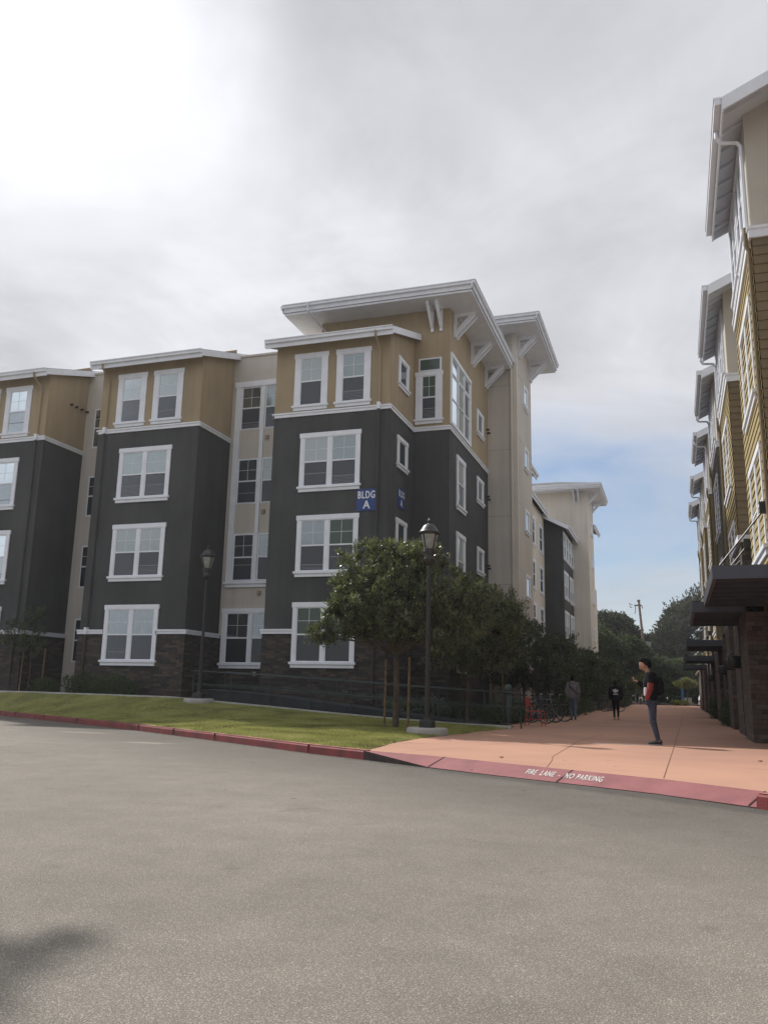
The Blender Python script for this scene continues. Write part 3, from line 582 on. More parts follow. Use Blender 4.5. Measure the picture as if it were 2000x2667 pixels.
# ---- recess windows: tall framed strip of three storeys, one more below
f = Wy(YR); t2 = MB()
t2.mbox(f, -16.40, -16.16, 3.95, 11.97, -.02, .06); t2.mbox(f, -16.46, -12.2, 11.97, 12.2, -.02, .07); t2.mbox(f, -15.26, -15.10, 3.95, 11.97, -.02, .05)
t2.mbox(f, -16.46, -12.2, 3.93, 4.02, -.02, .12); t2.mbox(f, -16.40, -12.2, 3.80, 3.928, -.02, .07); t2.build('window_surround', WHITE, A)
for (z0, z1, g) in ((10.17, 11.95, 'clear'), (7.12, 8.92, 'clear'), (4.06, 5.88, 'clear')):
    window(A, f, -16.13, -15.28, z0, z1, 1, trim=False, glass=(g, 'screen')); window(A, f, -15.07, -14.2, z0, z1, 1, trim=False, glass=('blind', 'screen'))
window(A, Wy(YR-.032), -16.43, -14.0, .72, 2.98, 2, tw=.2, glass=('clear', 'dark'))
for z in (9.8, 6.78, 3.6, .55): MB().mbox(f, -15.0, -14.86, z-.1, z+.06, -.01, .075).build('vent', mat('vent_tan', (.30, .25, .19), .7), A)
f = Wy(YR)
for (z0, z1) in ((9.96, 11.67), (6.96, 8.66), (3.94, 5.66), (.91, 2.62)):
    window(A, f, -23.25, -22.35, z0, z1, 1, trim=False, glass=('dark', 'dark'))
# ---- tower front and side windows
f = Wy(Yt)
window(A, f, -8.93, -7.88, 9.93, 12.02, 1, tw=.24, hd=.16, glass=('shade', 'screen'))
window(A, f, -8.80, -7.95, 12.06, 12.56, 1, trim=False, cas=True, glass=('shade', 'shade'))
f = Wx(xt)
for (u0, u1) in ((29.72, 30.66), (30.76, 31.70), (31.80, 32.72)):
    window(A, f, u0, u1, 10.05, 11.95, 1, trim=False, glass=('clear', 'clear'), munt=False); window(A, f, u0, u1, 12.03, 12.62, 1, trim=False, cas=True, glass=('clear', 'clear'))
g = MB(); g.mbox(f, 29.56, 32.88, 12.64, 12.80, -.02, .07); g.mbox(f, 29.56, 32.88, 9.92, 10.03, -.02, .06)
for u in (29.56, 30.68, 31.72, 32.74): g.mbox(f, u, u+(.14 if u in (29.56, 32.74) else .06), 10.03, 12.64, -.02, .055)
g.mbox(f, 29.7, 32.74, 11.97, 12.01, -.02, .045); g.build('window_surround', WHITE, A)
for r in (1, 2, 3): window(A, Wx(xt+.042) if r == 3 else f, 30.55, 31.93, RS[r], RO[r], 1, tw=.2, glass=('clear', 'screen'), munt=False)
for z in (10.86, 7.85, 4.82): window(A, f, 34.12, 35.36, z, z+1.17, 1, tw=.2, sl=.14, hd=.14, cas=True, glass=('dark', 'dark'))
f = Wx(-9.01)
for z in (10.80, 7.77, 4.76): window(A, f, 27.5, 28.7, z, z+1.2, 1, tw=.2, sl=.14, hd=.14, cas=True, glass=('screen', 'dark'))
f = Wx(xb)
for z in (13.34, 10.28, 7.25, 4.2, 1.15): window(A, f, 38.28, 39.44, z, z+1.18, 1, tw=.22, sl=.14, hd=.14, cas=True, glass=('clear', 'dark'))
# ---- knee braces under the slab roofs
def brace(M, u, zt, B, h=.95, d=.85, w=.10):
    m_ = MB(); m_.mbox(M, u-w/2, u+w/2, zt-h, zt, 0, .12); m_.mbox(M, u-w/2, u+w/2, zt-.13, zt, .12, d)
    p = [M(u-w/2, zt-h+.10, .12), M(u-w/2, zt-h+.30, .12), M(u-w/2, zt-.13, d-.24), M(u-w/2, zt-.13, d-.02)]
    q = [M(u+w/2, zt-h+.10, .12), M(u+w/2, zt-h+.30, .12), M(u+w/2, zt-.13, d-.24), M(u+w/2, zt-.13, d-.02)]
    m_.hexa(p, q); m_.build('eave_bracket', WHITE, B)
for u in (-8.28, -7.93): brace(Wy(Yt), u, 14.56, A)
for u in (30.1, 30.42, 33.05, 33.37, 35.85, 36.17): brace(Wx(xt), u, 14.56, A)
for u in (-7.2, -6.85): brace(Wy(Yb), u, 16.29, A)
for u in (36.9, 37.22, 40.1, 40.42): brace(Wx(xb), u, 16.29, A)
# ---- downspouts, cable clips
for x, y1, mt in ((-9.38, 0, 0), (-20.75, 0, 0), (-24.05, 0, 0)):
    downspout('downspout', [(x-.02, 26.02, 12.4), (x-.02, 26.05, 12.2), (x, 26.4, 11.95), (x, 26.53, 11.8), (x, 26.53, ZT+.05)], TAN, A)
    downspout('downspout', [(x, 26.50, ZT+.1), (x, 26.50, ZT-.2), (x, 26.53, ZT-.3), (x, 26.53, ZB+.1)], CHAR, A); downspout('downspout', [(x, 26.48, ZB+.08), (x, 26.50, ZB-.3), (x, 26.5, -.4)], mat('dark_brown_pipe', (.05, .04, .035), .7), A)
    g = MB(); g.box(x-.055, x+.055, 26.44, 26.6, ZT-.17, ZT+.08); g.box(x-.055, x+.055, 26.44, 26.6, ZB-.17, ZB+.08); g.build('pipe_strap', WHITE, A)
downspout('downspout', [(-6.5, 36.2, 14.9), (-6.5, 36.36, 14.5), (-6.5, 36.36, -.4)], CREAM, A, .05)
downspout('downspout', [(-13.0, 28.1, 14.9), (-13.0, 28.1, 14.55), (-12.7, 29.3, 14.1), (-12.7, 29.42, 13.0)], SOFF, A, .045)
cl = MB()
for z in (11.6, 8.5, 5.4):
    for q in range(2): cl.box(-7.58, -7.44, 36.0+q*.18, 36.06+q*.18, z-q*.1, z+.08-q*.1)
for q in range(4): cl.box(-23.72, -23.60, 27.9+q*.34, 27.98+q*.34, 11.55, 11.62)
cl.build('cable_clip', BLACK, A)
# ---- signs
BLUE = mat('sign_blue', (.012, .045, .20), .45, spec=.5); SW = mat('sign_white', (.70, .72, .76), .5)
def bsign(label, M, u0, u1, z0, z1, loc, flip=1):
    S = thing('building_sign', label, 'sign', loc, None); MB().mbox(M, u0, u1, z0, z1, .002, .03).build('plate', BLUE, S)
    Uv = Vector(M(1, 0, 0))-Vector(M(0, 0, 0)); O = Vector(M(u0, 0, .0305)); w_ = u1-u0; h_ = z1-z0
    text_obj('BLDG', 'lettering', SW, (O.x, O.y, z0+h_*.58) if 0 else Vector((O.x, O.y, z0+h_*.57))+Uv*w_*.07, Uv, (0, 0, 1), w_*.86, h_*.33, S, bold=.008)
    text_obj('A', 'lettering', SW, Vector((O.x, O.y, z0+h_*.10))+Uv*w_*.34, Uv, (0, 0, 1), w_*.34, h_*.36, S, bold=.009)
bsign('square blue BLDG A sign on the charcoal front wall left of the street lamp', Wy(YF), -10.13, -9.42, 6.04, 6.80, (-9.77, YF-.01, 6.04))
bsign('blue BLDG A sign seen edge-on, on the charcoal side wall above the tree', Wx(-9.01), 27.66, 28.42, 6.38, 7.08, (-9.0, 28.04, 6.38))

# ------------------------------------------------------------------ far wing
C = thing('apartment_building', 'pale far wing down the walk with one charcoal bay and a tall flat-eaved cream tower', 'building', (-8, 62, ST))
xm = -9.03
b = MB(); b.box(-16, xm, 40.7, 70.3, -1, 13.3); b.build('wall', CREAM, C)
b = MB(); b.box(-15, -6.29, 70.23, 75.1, -1, 16.75); b.build('wall', CREAM, C)
MB().prism([(-7.6, 63.92, ZB), (-7.6, 63.92, 12.5), (xm-.3, 63.92, 13.4), (xm-.3, 63.92, ZB)], (0, 6.28, 0)).build('wall', CHAR, C); MB().box(xm-.5, -7.6, 43, 47.2, ZB, 12.5).build('wall', CHAR, C)
MB().box(xm-.5, -7.56, 63.88, 70.2, -1, ZB-.01).build('stone_base', STONE, C); MB().box(xm-.5, -7.56, 43, 47.24, -1, ZB-.01).build('stone_base', STONE, C)
b = MB(); b.box(-15, xm+.03, 47.3, 63.85, -1, ZB); b.build('stone_base', STONE, C)
slab(-16.5, -5.14, 69.03, 76.4, 17.05, C, 1.15)
for u in (-7.35, -7.0): brace(Wy(70.23), u, 16.66, C)
for u in (70.9, 71.25, 74.4, 74.7): brace(Wx(-6.29), u, 16.66, C)
def sideroof(y0, y1, B):       # shed roof falling towards the walk
    r = MB(); r.prism([(-7.1, y0, 12.38), (xm-.4, y0, 13.55), (xm-.4, y0, 13.62), (-7.1, y0, 12.45)], (0, y1-y0, 0)); r.build('roof', SHING, B)
    s = MB(); s.prism([(-7.12, y0+.05, 12.30), (xm-.4, y0+.05, 13.47), (xm-.4, y0+.05, 13.54), (-7.12, y0+.05, 12.37)], (0, y1-y0-.1, 0)); s.build('soffit', SOFF, B)
    f = MB(); gutter(f, (-7.1, y0-.03), (-7.1, y1), 12.47, (1, 0)); f.prism([(-7.1, y0, 12.14), (xm-.3, y0, 13.30), (xm-.3, y0, 13.6), (-7.1, y0, 12.44)], (0, -.04, 0)); f.build('fascia', WHITE, B)
sideroof(63.4, 70.1, C); sideroof(42.6, 47.9, C)
f = MB(); gutter(f, (xm+.35, 48.2), (xm+.35, 63.3), 13.5, (1, 0)); gutter(f, (-16, 63.3), (xm+.35, 63.3), 13.5, (0, 1)); gutter(f, (-10.5, 63.25), (xm+.35, 63.25), 13.5, (0, -1)); f.build('fascia', WHITE, C)
r = MB(); r.prism([(xm+.4, 48.1, 13.44), (-12.5, 48.1, 14.6), (-15, 48.1, 14.6), (-15, 48.1, 13.4)], (0, 15.1, 0)); r.build('roof', SHING, C)
f = Wx(-7.6)
for r_ in (0, 1, 2, 3):
    if r_ == 0:
        for u in (64.0, 65.62, 67.24, 68.86): window(C, f, u, u+1.5, RS[0]+.15, RO[0]+.1, 1, tw=.17, glass=('clear', 'screen'), munt=False)
    else:
        for u in (64.1, 67.6): window(C, f, u, u+2.5, RS[r_]+.2, RO[r_]+.2, 2, tw=.17, glass=('clear', 'screen'), munt=False)
f = Wx(xm)
for r_ in (0, 1, 2):
    for u in (61.25, 57.5, 54): window(C, f, u, u+1.9, RS[r_]+.3, RO[r_]+.25, 1, tw=.22, glass=('dark', 'dark'))
f = Wx(-6.29)
for z in (13.34, 10.5, 7.4, 4.3): window(C, f, 72.6, 74.0, z, z+1.25, 1, tw=.22, sl=.14, hd=.14, cas=True, glass=('clear', 'dark'))
MB().box(-13, -6.85, 75.12, 80.0, -1, 14.4).build('wall', CREAM, C); MB().box(-16, xm, 80.01, 110, -1, 13).build('wall', CREAM, C)
f = MB(); gutter(f, (-6.2, 75.2), (-6.2, 80.3), 14.75, (1, 0)); f.build('fascia', WHITE, C)
r = MB(); r.prism([(-6.25, 75.2, 14.70), (-9, 75.2, 15.9), (-9, 75.2, 16.0), (-6.25, 75.2, 14.78)], (0, 5.1, 0)); r.build('roof', SHING, C)
# ------------------------------------------------------------------ right-hand building
D_ = thing('apartment_building', 'tall right-hand block with yellow lap siding, cream top storey, stone piers and dark awnings', 'building', (6, 30, ST))
ZTR = 8.79; xr = 1.76
RB = [(16.1, 20.5), (24.0, 28.5), (30.6, 34.8), (38.0, 42.2), (45.75, 48.6), (52.1, 55.3)]
def lap(mb, p0, p1, z0, z1, out, step=.19):     # real overlapping boards between two plan points
    ox, oy = out; z = z0
    while z < z1-.01:
        t = min(z+step, z1)
        mb.poly([(p0[0]+ox*.026, p0[1]+oy*.026, z), (p1[0]+ox*.026, p1[1]+oy*.026, z), (p1[0]+ox*.006, p1[1]+oy*.006, t), (p0[0]+ox*.006, p0[1]+oy*.006, t)])
        mb.poly([(p0[0], p0[1], z), (p1[0], p1[1], z), (p1[0]+ox*.026, p1[1]+oy*.026, z), (p0[0]+ox*.026, p0[1]+oy*.026, z)]); z = t
b = MB(); b.box(3.0, 13, 14, 96, -1.0, 11.2); b.build('wall', PANEL, D_)
for i, (y0, y1) in enumerate(RB):
    up = MB(); core = MB(); y_ = MB(); g_ = MB(); br_ = MB(); wt = MB()
    up.prism([(xr, y0, ZTR-.08), (3.1, y0, ZTR-.08), (3.1, y0, 12.20), (xr, y0, 11.52)], (0, y1-y0, 0))
    core.box(xr+.005, 3.1, y0+.005, y1-.005, 2.35, ZTR-.05)
    (g_ if i == 2 else y_) and lap(y_, (xr, y0), (xr, y1), 2.35, ZTR-.1, (-1, 0))
    lap(br_, (xr, y0), (3.1, y0), 2.35, ZTR-.1, (0, -1)); lap(g_, (xr, y1), (3.1, y1), 2.35, ZTR-.1, (0, 1))
    f = Wx(xr, -1); wt.mbox(f, y0-.07, y1+.07, ZTR-.20, ZTR, -.02, .06); wt.mbox(f, y0-.09, y1+.09, ZTR-.03, ZTR+.03, -.02, .085)
    wt.mbox(Wy(y0), xr+.02, 3.1, ZTR-.20, ZTR, -.02, .06); wt.mbox(Wy(y0), xr+.03, 3.1, ZTR-.03, ZTR+.03, -.02, .08)
    wt.box(xr-.035, xr+.05, y0-.035, y0+.06, 2.35, ZTR-.21) if i == 99 else None
    wt.box(xr+.7, xr+.715, y0-.004, y0+.02, ZTR, 11.5)
    up.build('wall', PANEL, D_); core.build('wall', SIDB, D_); wt.build('band_course', WHITE, D_)
    y_.build('siding', SIDG if i == 2 else SIDY, D_); g_.build('siding', SIDB, D_); br_.build('siding', SIDG if i == 2 else SIDB, D_)
RO2 = [11.12, 7.90, 4.86]; RS2 = [9.0, 5.72, 2.66]
f = Wx(xr, -1)
for i, (y0, y1) in enumerate(RB):
    L_ = y1-y0; ww = min(1.62, L_*.40); a = y0+.75 if i < 4 else y0+.4
    for q in range(2): window(D_, f, a+q*(ww+.22), a+q*(ww+.22)+ww, RS2[0], RO2[0], 1 if i > 3 else 2, tw=.13, hd=.14, glass=('clear', 'clear'), munt=False)
    for r in (1, 2): window(D_, f, a+.2, a+.2+min(2.5, L_*.6), RS2[r], RO2[r], 2, tw=.12, hd=.14, glass=('clear', 'clear'), munt=False)
# gabled eaves with open rafters
for i, (y0, y1) in enumerate(RB):
    ya, yb2, xe_, ze = y0-.8, y1-.28, 1.33, 11.12; sl_ = .46; X2 = 5.2; zt = ze+sl_*(X2-xe_)
    r = MB(); r.prism([(xe_, ya, ze), (X2, ya, zt), (X2, ya, zt+.05), (xe_, ya, ze+.05)], (0, yb2-ya, 0)); r.build('roof', SHING, D_)
    s = MB(); s.prism([(xe_+.02, ya+.02, ze-.04), (X2, ya+.02, zt-.04), (X2, ya+.02, zt), (xe_+.02, ya+.02, ze)], (0, yb2-ya-.04, 0)); s.build('soffit', SOFF, D_)
    yy = ya+.35
    while yy < yb2-.2:
        MB().prism([(xe_+.03, yy, ze-.11), (xr+.3, yy, ze-.11+sl_*(xr+.27-xe_)), (xr+.3, yy, ze-.04+sl_*(xr+.27-xe_)), (xe_+.03, yy, ze-.04)], (0, .07, 0)).build('rafter_tail', SOFF, D_); yy += .61
    f = MB(); f.box(xe_-.13, xe_-.01, ya-.01, yb2+.01, ze-.10, ze+.045); f.box(xe_-.15, xe_+.0, ya-.012, yb2+.012, ze+.02, ze+.055); f.box(xe_-.008, xe_+.03, ya, yb2, ze-.26, ze-.02)
    for y in (ya-.035, yb2): f.prism([(xe_, y, ze-.24), (X2, y, zt-.24), (X2, y, zt+.03), (xe_, y, ze+.03)], (0, .035, 0))
    f.build('fascia', WHITE, D_)
    yd = y0+.12 if i % 3 == 0 else y1-.3
    downspout('downspout', [(xe_-.07, yd-.1, ze-.12), (xe_-.07, yd-.1, ze-.25), (xe_+.0, yd-.08, ze-.36), (xr-.12, yd, ze-.36), (xr-.06, yd, ze-.46), (xr-.06, yd, ZTR+.1)], WHITE, D_)
    downspout('downspout', [(xr-.10, yd, ZTR+.1), (xr-.10, yd, ZTR-.25), (xr-.05, yd, ZTR-.4), (xr-.05, yd, 2.4)], SIDB, D_)
# ground floor: dark glazed shopfront behind stone piers
b = MB(); b.box(2.6, 3.1, 14.5, 92, -1, 2.3); b.build('shopfront', G_DARK, D_)
b = MB(); b.box(xr+.1, 3.2, 15.9, 92, 2.18, 2.36); b.build('ceiling', SIDB, D_)
PI_ = [(21.3, 23.7, 1.60, 3.62), (25.25, 27.4, 1.68, 2.34), (30.0, 32.2, 1.70, 2.34), (34.3, 36, 1.74, 2.34), (38.4, 42.0, 1.72, 2.34), (46, 49.5, 1.76, 2.34), (54, 57.6, 1.80, 2.34), (63, 67, 1.84, 2.34), (73, 78, 1.9, 2.34), (84, 90, 2.1, 2.34)]
for y0, y1, x0, zt in PI_:
    MB().box(x0, 3.1, y0, y1, -1.0, zt).build('stone_pier', STONE2, D_)
c_ = MB(); c_.box(1.53, 3.1, 21.22, 23.8, 3.62, 3.78); c_.build('pier_cap', WHITE, D_)
for a, c in ((16.6, 21.3), (23.7, 25.2), (27.5, 30), (32.3, 34.3)):
    y = a; b = MB()
    while y < c: b.box(2.54, 2.6, y, y+.07, -.95, 2.18); y += .95
    b.box(2.54, 2.6, a, c, .9, .97); b.build('mullion', BLACK, D_)
# awnings hung on rods
def awning(x0, y0, y1, zt, th=.24, rods=True):
    m_ = MB(); m_.box(x0, x0+.07, y0, y1, zt-th, zt); m_.box(x0+.07, 2.0, y0, y0+.07, zt-th, zt); m_.box(x0+.07, 2.0, y1-.07, y1, zt-th, zt)
    m_.box(x0+.07, 2.0, y0+.07, y1-.07, zt-.09, zt-.05)
    y = y0+.6
    while y < y1-.3: m_.box(x0+.07, 2.0, y, y+.06, zt-th+.03, zt-.09); y += .75
    a = m_.build('awning', AWN, D_)
    for y in (y0+.55, y1-.55):
        q = MB()
        q.tube([(x0+.10, y, zt), (1.72, y, zt+1.15)], .017, 6); q.box(1.60, 1.76, y-.05, y+.05, zt+1.02, zt+1.24); q.box(x0+.04, x0+.18, y-.03, y+.03, zt, zt+.08)
        q.build('awning_rod', BLACK, a)
awning(.70, 16.05, 21.1, 2.32); awning(.44, 21.3, 25.6, 2.22); awning(.44, 34.9, 38.9, 2.18); awning(.42, 44.6, 48.5, 2.02); awning(.42, 55, 58, 1.95)
# drum wall lamps on the piers
for y, z, x in ((24.4, .86, 1.58), (27.9, .92, 1.66), (43.4, .85, 1.7), (33.2, .9, 1.7)):
    MB().lathe((x-.10, y, z), [(.05, .26), (.15, .24), (.16, .22), (.16, -.06), (.13, -.08)][::-1], 14).tube([(x-.1, y, z+.1), (x+1.0, y, z+.1)], .03, 6).build('wall_lamp', BLACK, D_, True)
# hidden body roof
r = MB(); r.prism([(2.9, 13.6, 11.2), (8, 13.6, 13.6), (13.2, 13.6, 11.2)], (0, 83, 0)); r.build('roof', SHING, D_)
# ------------------------------------------------------------------ ramp handrail
HR = thing('ramp_handrail', 'long dark green pipe handrail with thin posts running along the ramp behind the lawn', 'handrail', (-9, YW+.22, -.7))
tx_ = [-14.85, -11.57, -10.38, -7.85, -6.64, -4.68, -4.2]; tz_ = [.52, .37, .31, .17, .11, .04, .02]
zt_ = lambda x: float(np.interp(x, tx_, tz_))
for (yy, x0, x1, dz) in ((YW+.22, -14.85, -4.2, 0), (26.15, -14.6, -5.6, .02)):
    pr = MB(); pts = [x0+(x1-x0)*i/14 for i in range(15)]; sc_ = (yy/24.5)
    for dzz, rr in ((0, .022), (-.40, .016), (-.45, .012)):
        pr.tube([(x*1, yy, zt_(x)+dz+dzz) for x in pts], rr, 6)
    pr.build('rail', DGREEN, HR); x = x0+.02; k = 0
    while x < x1+.01:
        po = MB(); po.tube([(x, yy, zt_(x)+dz), (x, yy, max(zw(x), -.95)-.02)], .021, 6); po.build('post', DGREEN, HR); x += 1.37; k += 1
    po = MB(); po.tube([(x1, yy, zt_(x1)+dz), (x1, yy, -.96)], .021, 6); po.build('post', DGREEN, HR)
# ------------------------------------------------------------------ street lamps
LGL = mat('lamp_glass', (.24, .25, .24), .15, .2, 10., spec=.5)
def lamp(label, loc, h=4.85):
    x, y, z = loc; T = thing('street_lamp', label, 'street lamp', loc, 'black acorn-lantern street lamps')
    MB().lathe((x, y, z), [(.46, -.25), (.48, .02), (.475, .12), (.44, .15)], 24).build('concrete_footing', CONC, T, True)
    b = MB(); b.lathe((x, y, z+.15), [(.21, 0), (.21, .14), (.20, .16), (.11, .18), (.10, .23)], 4); b.build('pole_base', BLACK, T)
    p = MB(); prof = []
    fl = 12
    for i, zz_ in enumerate((.38, 1.2, 2.4, h-.98)):
        r_ = .066-.007*i; prof.append((r_, zz_))
    k0 = len(p.v); n_ = 24
    for r_, zz_ in prof:
        for j in range(n_): a = 2*math.pi*j/n_; q = r_*(1 if j % 2 else .86); p.v.append((x+q*math.cos(a), y+q*math.sin(a), z+zz_))
    for i in range(len(prof)-1):
        for j in range(n_): p.f.append((k0+i*n_+j, k0+i*n_+(j+1) % n_, k0+(i+1)*n_+(j+1) % n_, k0+(i+1)*n_+j))
    p.build('pole', BLACK, T); zb = z+h-1.0
    b = MB(); b.lathe((x, y, zb), [(.07, -.02), (.09, .04), (.13, .10), (.13, .14), (.10, .17), (.15, .28), (.16, .31), (.14, .33)], 16); b.build('collar', BLACK, T, True)
    g = MB(); g.lathe((x, y, zb+.33), [(.105, 0), (.125, .06), (.205, .38), (.21, .42)], 16); g.build('lantern_glass', LGL, T, True)
    c = MB()
    for j in range(4):
        a = math.pi/4+j*math.pi/2+.35; q = [(x+r_*math.cos(a), y+r_*math.sin(a), zb+.33+zz_) for r_, zz_ in ((.115, 0), (.135, .06), (.217, .40))]; c.tube(q, .015, 5)
    c.lathe((x, y, zb+.33), [(.15, -.01), (.155, .02), (.14, .03)], 16); c.build('lantern_frame', BLACK, T)
    c = MB(); c.lathe((x, y, zb+.74), [(.225, -.02), (.255, 0), (.255, .045), (.225, .06), (.205, .10), (.145, .19), (.09, .235), (.04, .25), (.035, .28), (.055, .305), (.03, .34), (.008, .39)], 20); c.build('lantern_cap', BLACK, T, True)
    c = MB()
    for j in range(4): a = j*math.pi/2+.35; c.lathe((x+.262*math.cos(a), y+.262*math.sin(a), zb+.75), [(.018, -.05), (.018, .05)], 6)
    c.build('lantern_bracket', BLACK, T)
lamp('tall black street lamp on a concrete footing, just right of the big lawn tree', (-5.48, 19.35, -.95), 4.95)
lamp('black street lamp against the charcoal wall of the middle bay, behind the lawn', (-14.35, 24.12, -.50), 4.95)
# ------------------------------------------------------------------ vegetation
def leafmat(name, c1, c2, rough=.38, trans=.25, sc=6.):
    m = bpy.data.materials.new(name); m.use_nodes = True; t = m.node_tree; p = t.nodes['Principled BSDF']; p.inputs['Roughness'].default_value = rough; p.inputs['Specular IOR Level'].default_value = .5
    g = t.nodes.new('ShaderNodeNewGeometry'); n = t.nodes.new('ShaderNodeTexNoise'); n.inputs['Scale'].default_value = sc; n.inputs['Detail'].default_value = 3; t.links.new(g.outputs['Position'], n.inputs['Vector'])
    a = t.nodes.new('ShaderNodeMath'); a.operation = 'ADD'; t.links.new(n.outputs['Fac'], a.inputs[0])
    r2_ = t.nodes.new('ShaderNodeMath'); r2_.operation = 'MULTIPLY_ADD'; t.links.new(g.outputs['Random Per Island'], r2_.inputs[0]); r2_.inputs[1].default_value = .5; r2_.inputs[2].default_value = -.25; t.links.new(r2_.outputs[0], a.inputs[1])
    mr = t.nodes.new('ShaderNodeMapRange'); mr.inputs['From Min'].default_value = .25; mr.inputs['From Max'].default_value = .8; t.links.new(a.outputs[0], mr.inputs['Value'])
    mi = t.nodes.new('ShaderNodeMix'); mi.data_type = 'RGBA'; t.links.new(mr.outputs[0], mi.inputs[0]); mi.inputs[6].default_value = (*c1, 1); mi.inputs[7].default_value = (*c2, 1); t.links.new(mi.outputs[2], p.inputs['Base Color'])
    tr = t.nodes.new('ShaderNodeBsdfTranslucent'); vs = t.nodes.new('ShaderNodeVectorMath'); vs.operation = 'MULTIPLY'; t.links.new(mi.outputs[2], vs.inputs[0]); vs.inputs[1].default_value = (1.5, 1.7, .7); t.links.new(vs.outputs[0], tr.inputs[0])
    ms = t.nodes.new('ShaderNodeMixShader'); ms.inputs[0].default_value = trans; t.links.new(p.outputs[0], ms.inputs[1]); t.links.new(tr.outputs[0], ms.inputs[2]); t.links.new(ms.outputs[0], t.nodes['Material Output'].inputs[0]); return m
LF1 = leafmat('olive_leaf', (.026, .038, .020), (.21, .22, .125), .34, .28)
LF2 = leafmat('dark_leaf', (.026, .040, .020), (.085, .10, .045), .42, .18)
LF3 = leafmat('far_leaf', (.045, .066, .036), (.095, .115, .055), .7, .15, .5)
LF4 = leafmat('cypress_leaf', (.032, .042, .026), (.085, .085, .045), .8, .1, .35)
LF5 = leafmat('yellow_green_leaf', (.08, .09, .03), (.19, .18, .06), .6, .35, 1.)
LF6 = leafmat('shrub_leaf', (.03, .05, .02), (.07, .10, .035), .5, .2, 4.)
LF7 = leafmat('silver_leaf', (.10, .13, .11), (.17, .20, .17), .6, .2, 4.)
def unit(n):
    v = RNG.normal(size=(n, 3)); return v/np.linalg.norm(v, axis=1, keepdims=True)
def sprigs(P, Dr, k, ll, lw, ln):
    """P,Dr (n,3): sprig base and direction; k leaves along each, length ll, width lw, sprig length ln"""
    n = len(P); t = np.tile(np.linspace(.15, 1, k), (n, 1)); ax = Dr/np.linalg.norm(Dr, axis=1, keepdims=True)
    r = unit(n); a = np.cross(ax, r); a /= np.linalg.norm(a, axis=1, keepdims=True)+1e-9; b = np.cross(ax, a)
    ph = RNG.random((n, 1))*6.28+np.arange(k)[None]*2.4
    side = a[:, None]*np.cos(ph)[..., None]+b[:, None]*np.sin(ph)[..., None]
    L0 = P[:, None]+ax[:, None]*(t*ln)[..., None]; spread = (1.15-t*.8)[..., None]
    d = ax[:, None]*(1-.45*spread)+side*spread*.9; d /= np.linalg.norm(d, axis=2, keepdims=True)
    w = np.cross(d, ax[:, None]+side*.3); w /= np.linalg.norm(w, axis=2, keepdims=True)+1e-9
    s = (.7+.6*RNG.random((n, k, 1)))
    q0 = L0; q1 = L0+d*ll*s*.5+w*lw*s*.5; q2 = L0+d*ll*s; q3 = L0+d*ll*s*.5-w*lw*s*.5
    V = np.stack([q0, q1, q2, q3], axis=2).reshape(-1, 3); F = np.arange(len(V)).reshape(-1, 4); return V, F
def crown(lobes, n, k, ll, lw, ln, upb=.9, inner=.25, sub=0, tuft=0):
    """lobes: (cx,cy,cz,rx,ry,rz)"""
    if sub:
        ex = []
        for l in lobes:
            for q in range(sub):
                u_ = unit(1)[0]; s_ = .30+.2*RNG.random(); ex.append(tuple(np.array(l[:3])+u_*np.array(l[3:])*.95)+tuple(np.array(l[3:])*s_))
        lobes = list(lobes)+ex
    n0 = n
    if tuft: n = n//tuft
    vol = np.array([l[3]*l[4]+l[4]*l[5]+l[3]*l[5] for l in lobes]); pick = RNG.choice(len(lobes), n, p=vol/vol.sum())
    Lb = np.array(lobes)[pick]; u = unit(n); rad = np.where(RNG.random(n) < inner, .35+.5*RNG.random(n), .82+.2*RNG.random(n)**2)
    # lumpy radius
    f = 1+.13*np.sin(u[:, 0]*5+Lb[:, 0]*3)*np.sin(u[:, 1]*6+Lb[:, 1])+.10*np.sin(u[:, 2]*9+Lb[:, 2]*5+u[:, 0]*7)
    P = Lb[:, :3]+u*Lb[:, 3:]*(rad*f)[:, None]
    # drop sprigs buried deep in another lobe
    keep = np.ones(n, bool)
    for l in lobes:
        q = (((P-np.array(l[:3]))/np.array(l[3:]))**2).sum(1); keep &= ~((q < .30) & (RNG.random(n) < .8))
    P, u = P[keep], u[keep]; Dr = u*.8+np.array([0, 0, upb])+RNG.normal(size=u.shape)*.3
    if tuft:        # sprigs bunched in upright tufts with dark gaps between them
        rr = float(np.mean([l[3] for l in lobes]))*.17
        P = np.repeat(P, tuft, 0)+RNG.normal(size=(len(P)*tuft, 3))*np.array([rr, rr, rr*.9])
        Dr = np.repeat(Dr/np.linalg.norm(Dr, axis=1, keepdims=True), tuft, 0)+RNG.normal(size=P.shape)*.38
    return sprigs(P-Dr/np.linalg.norm(Dr, axis=1, keepdims=True)*ln*.5, Dr, k, ll, lw, ln)
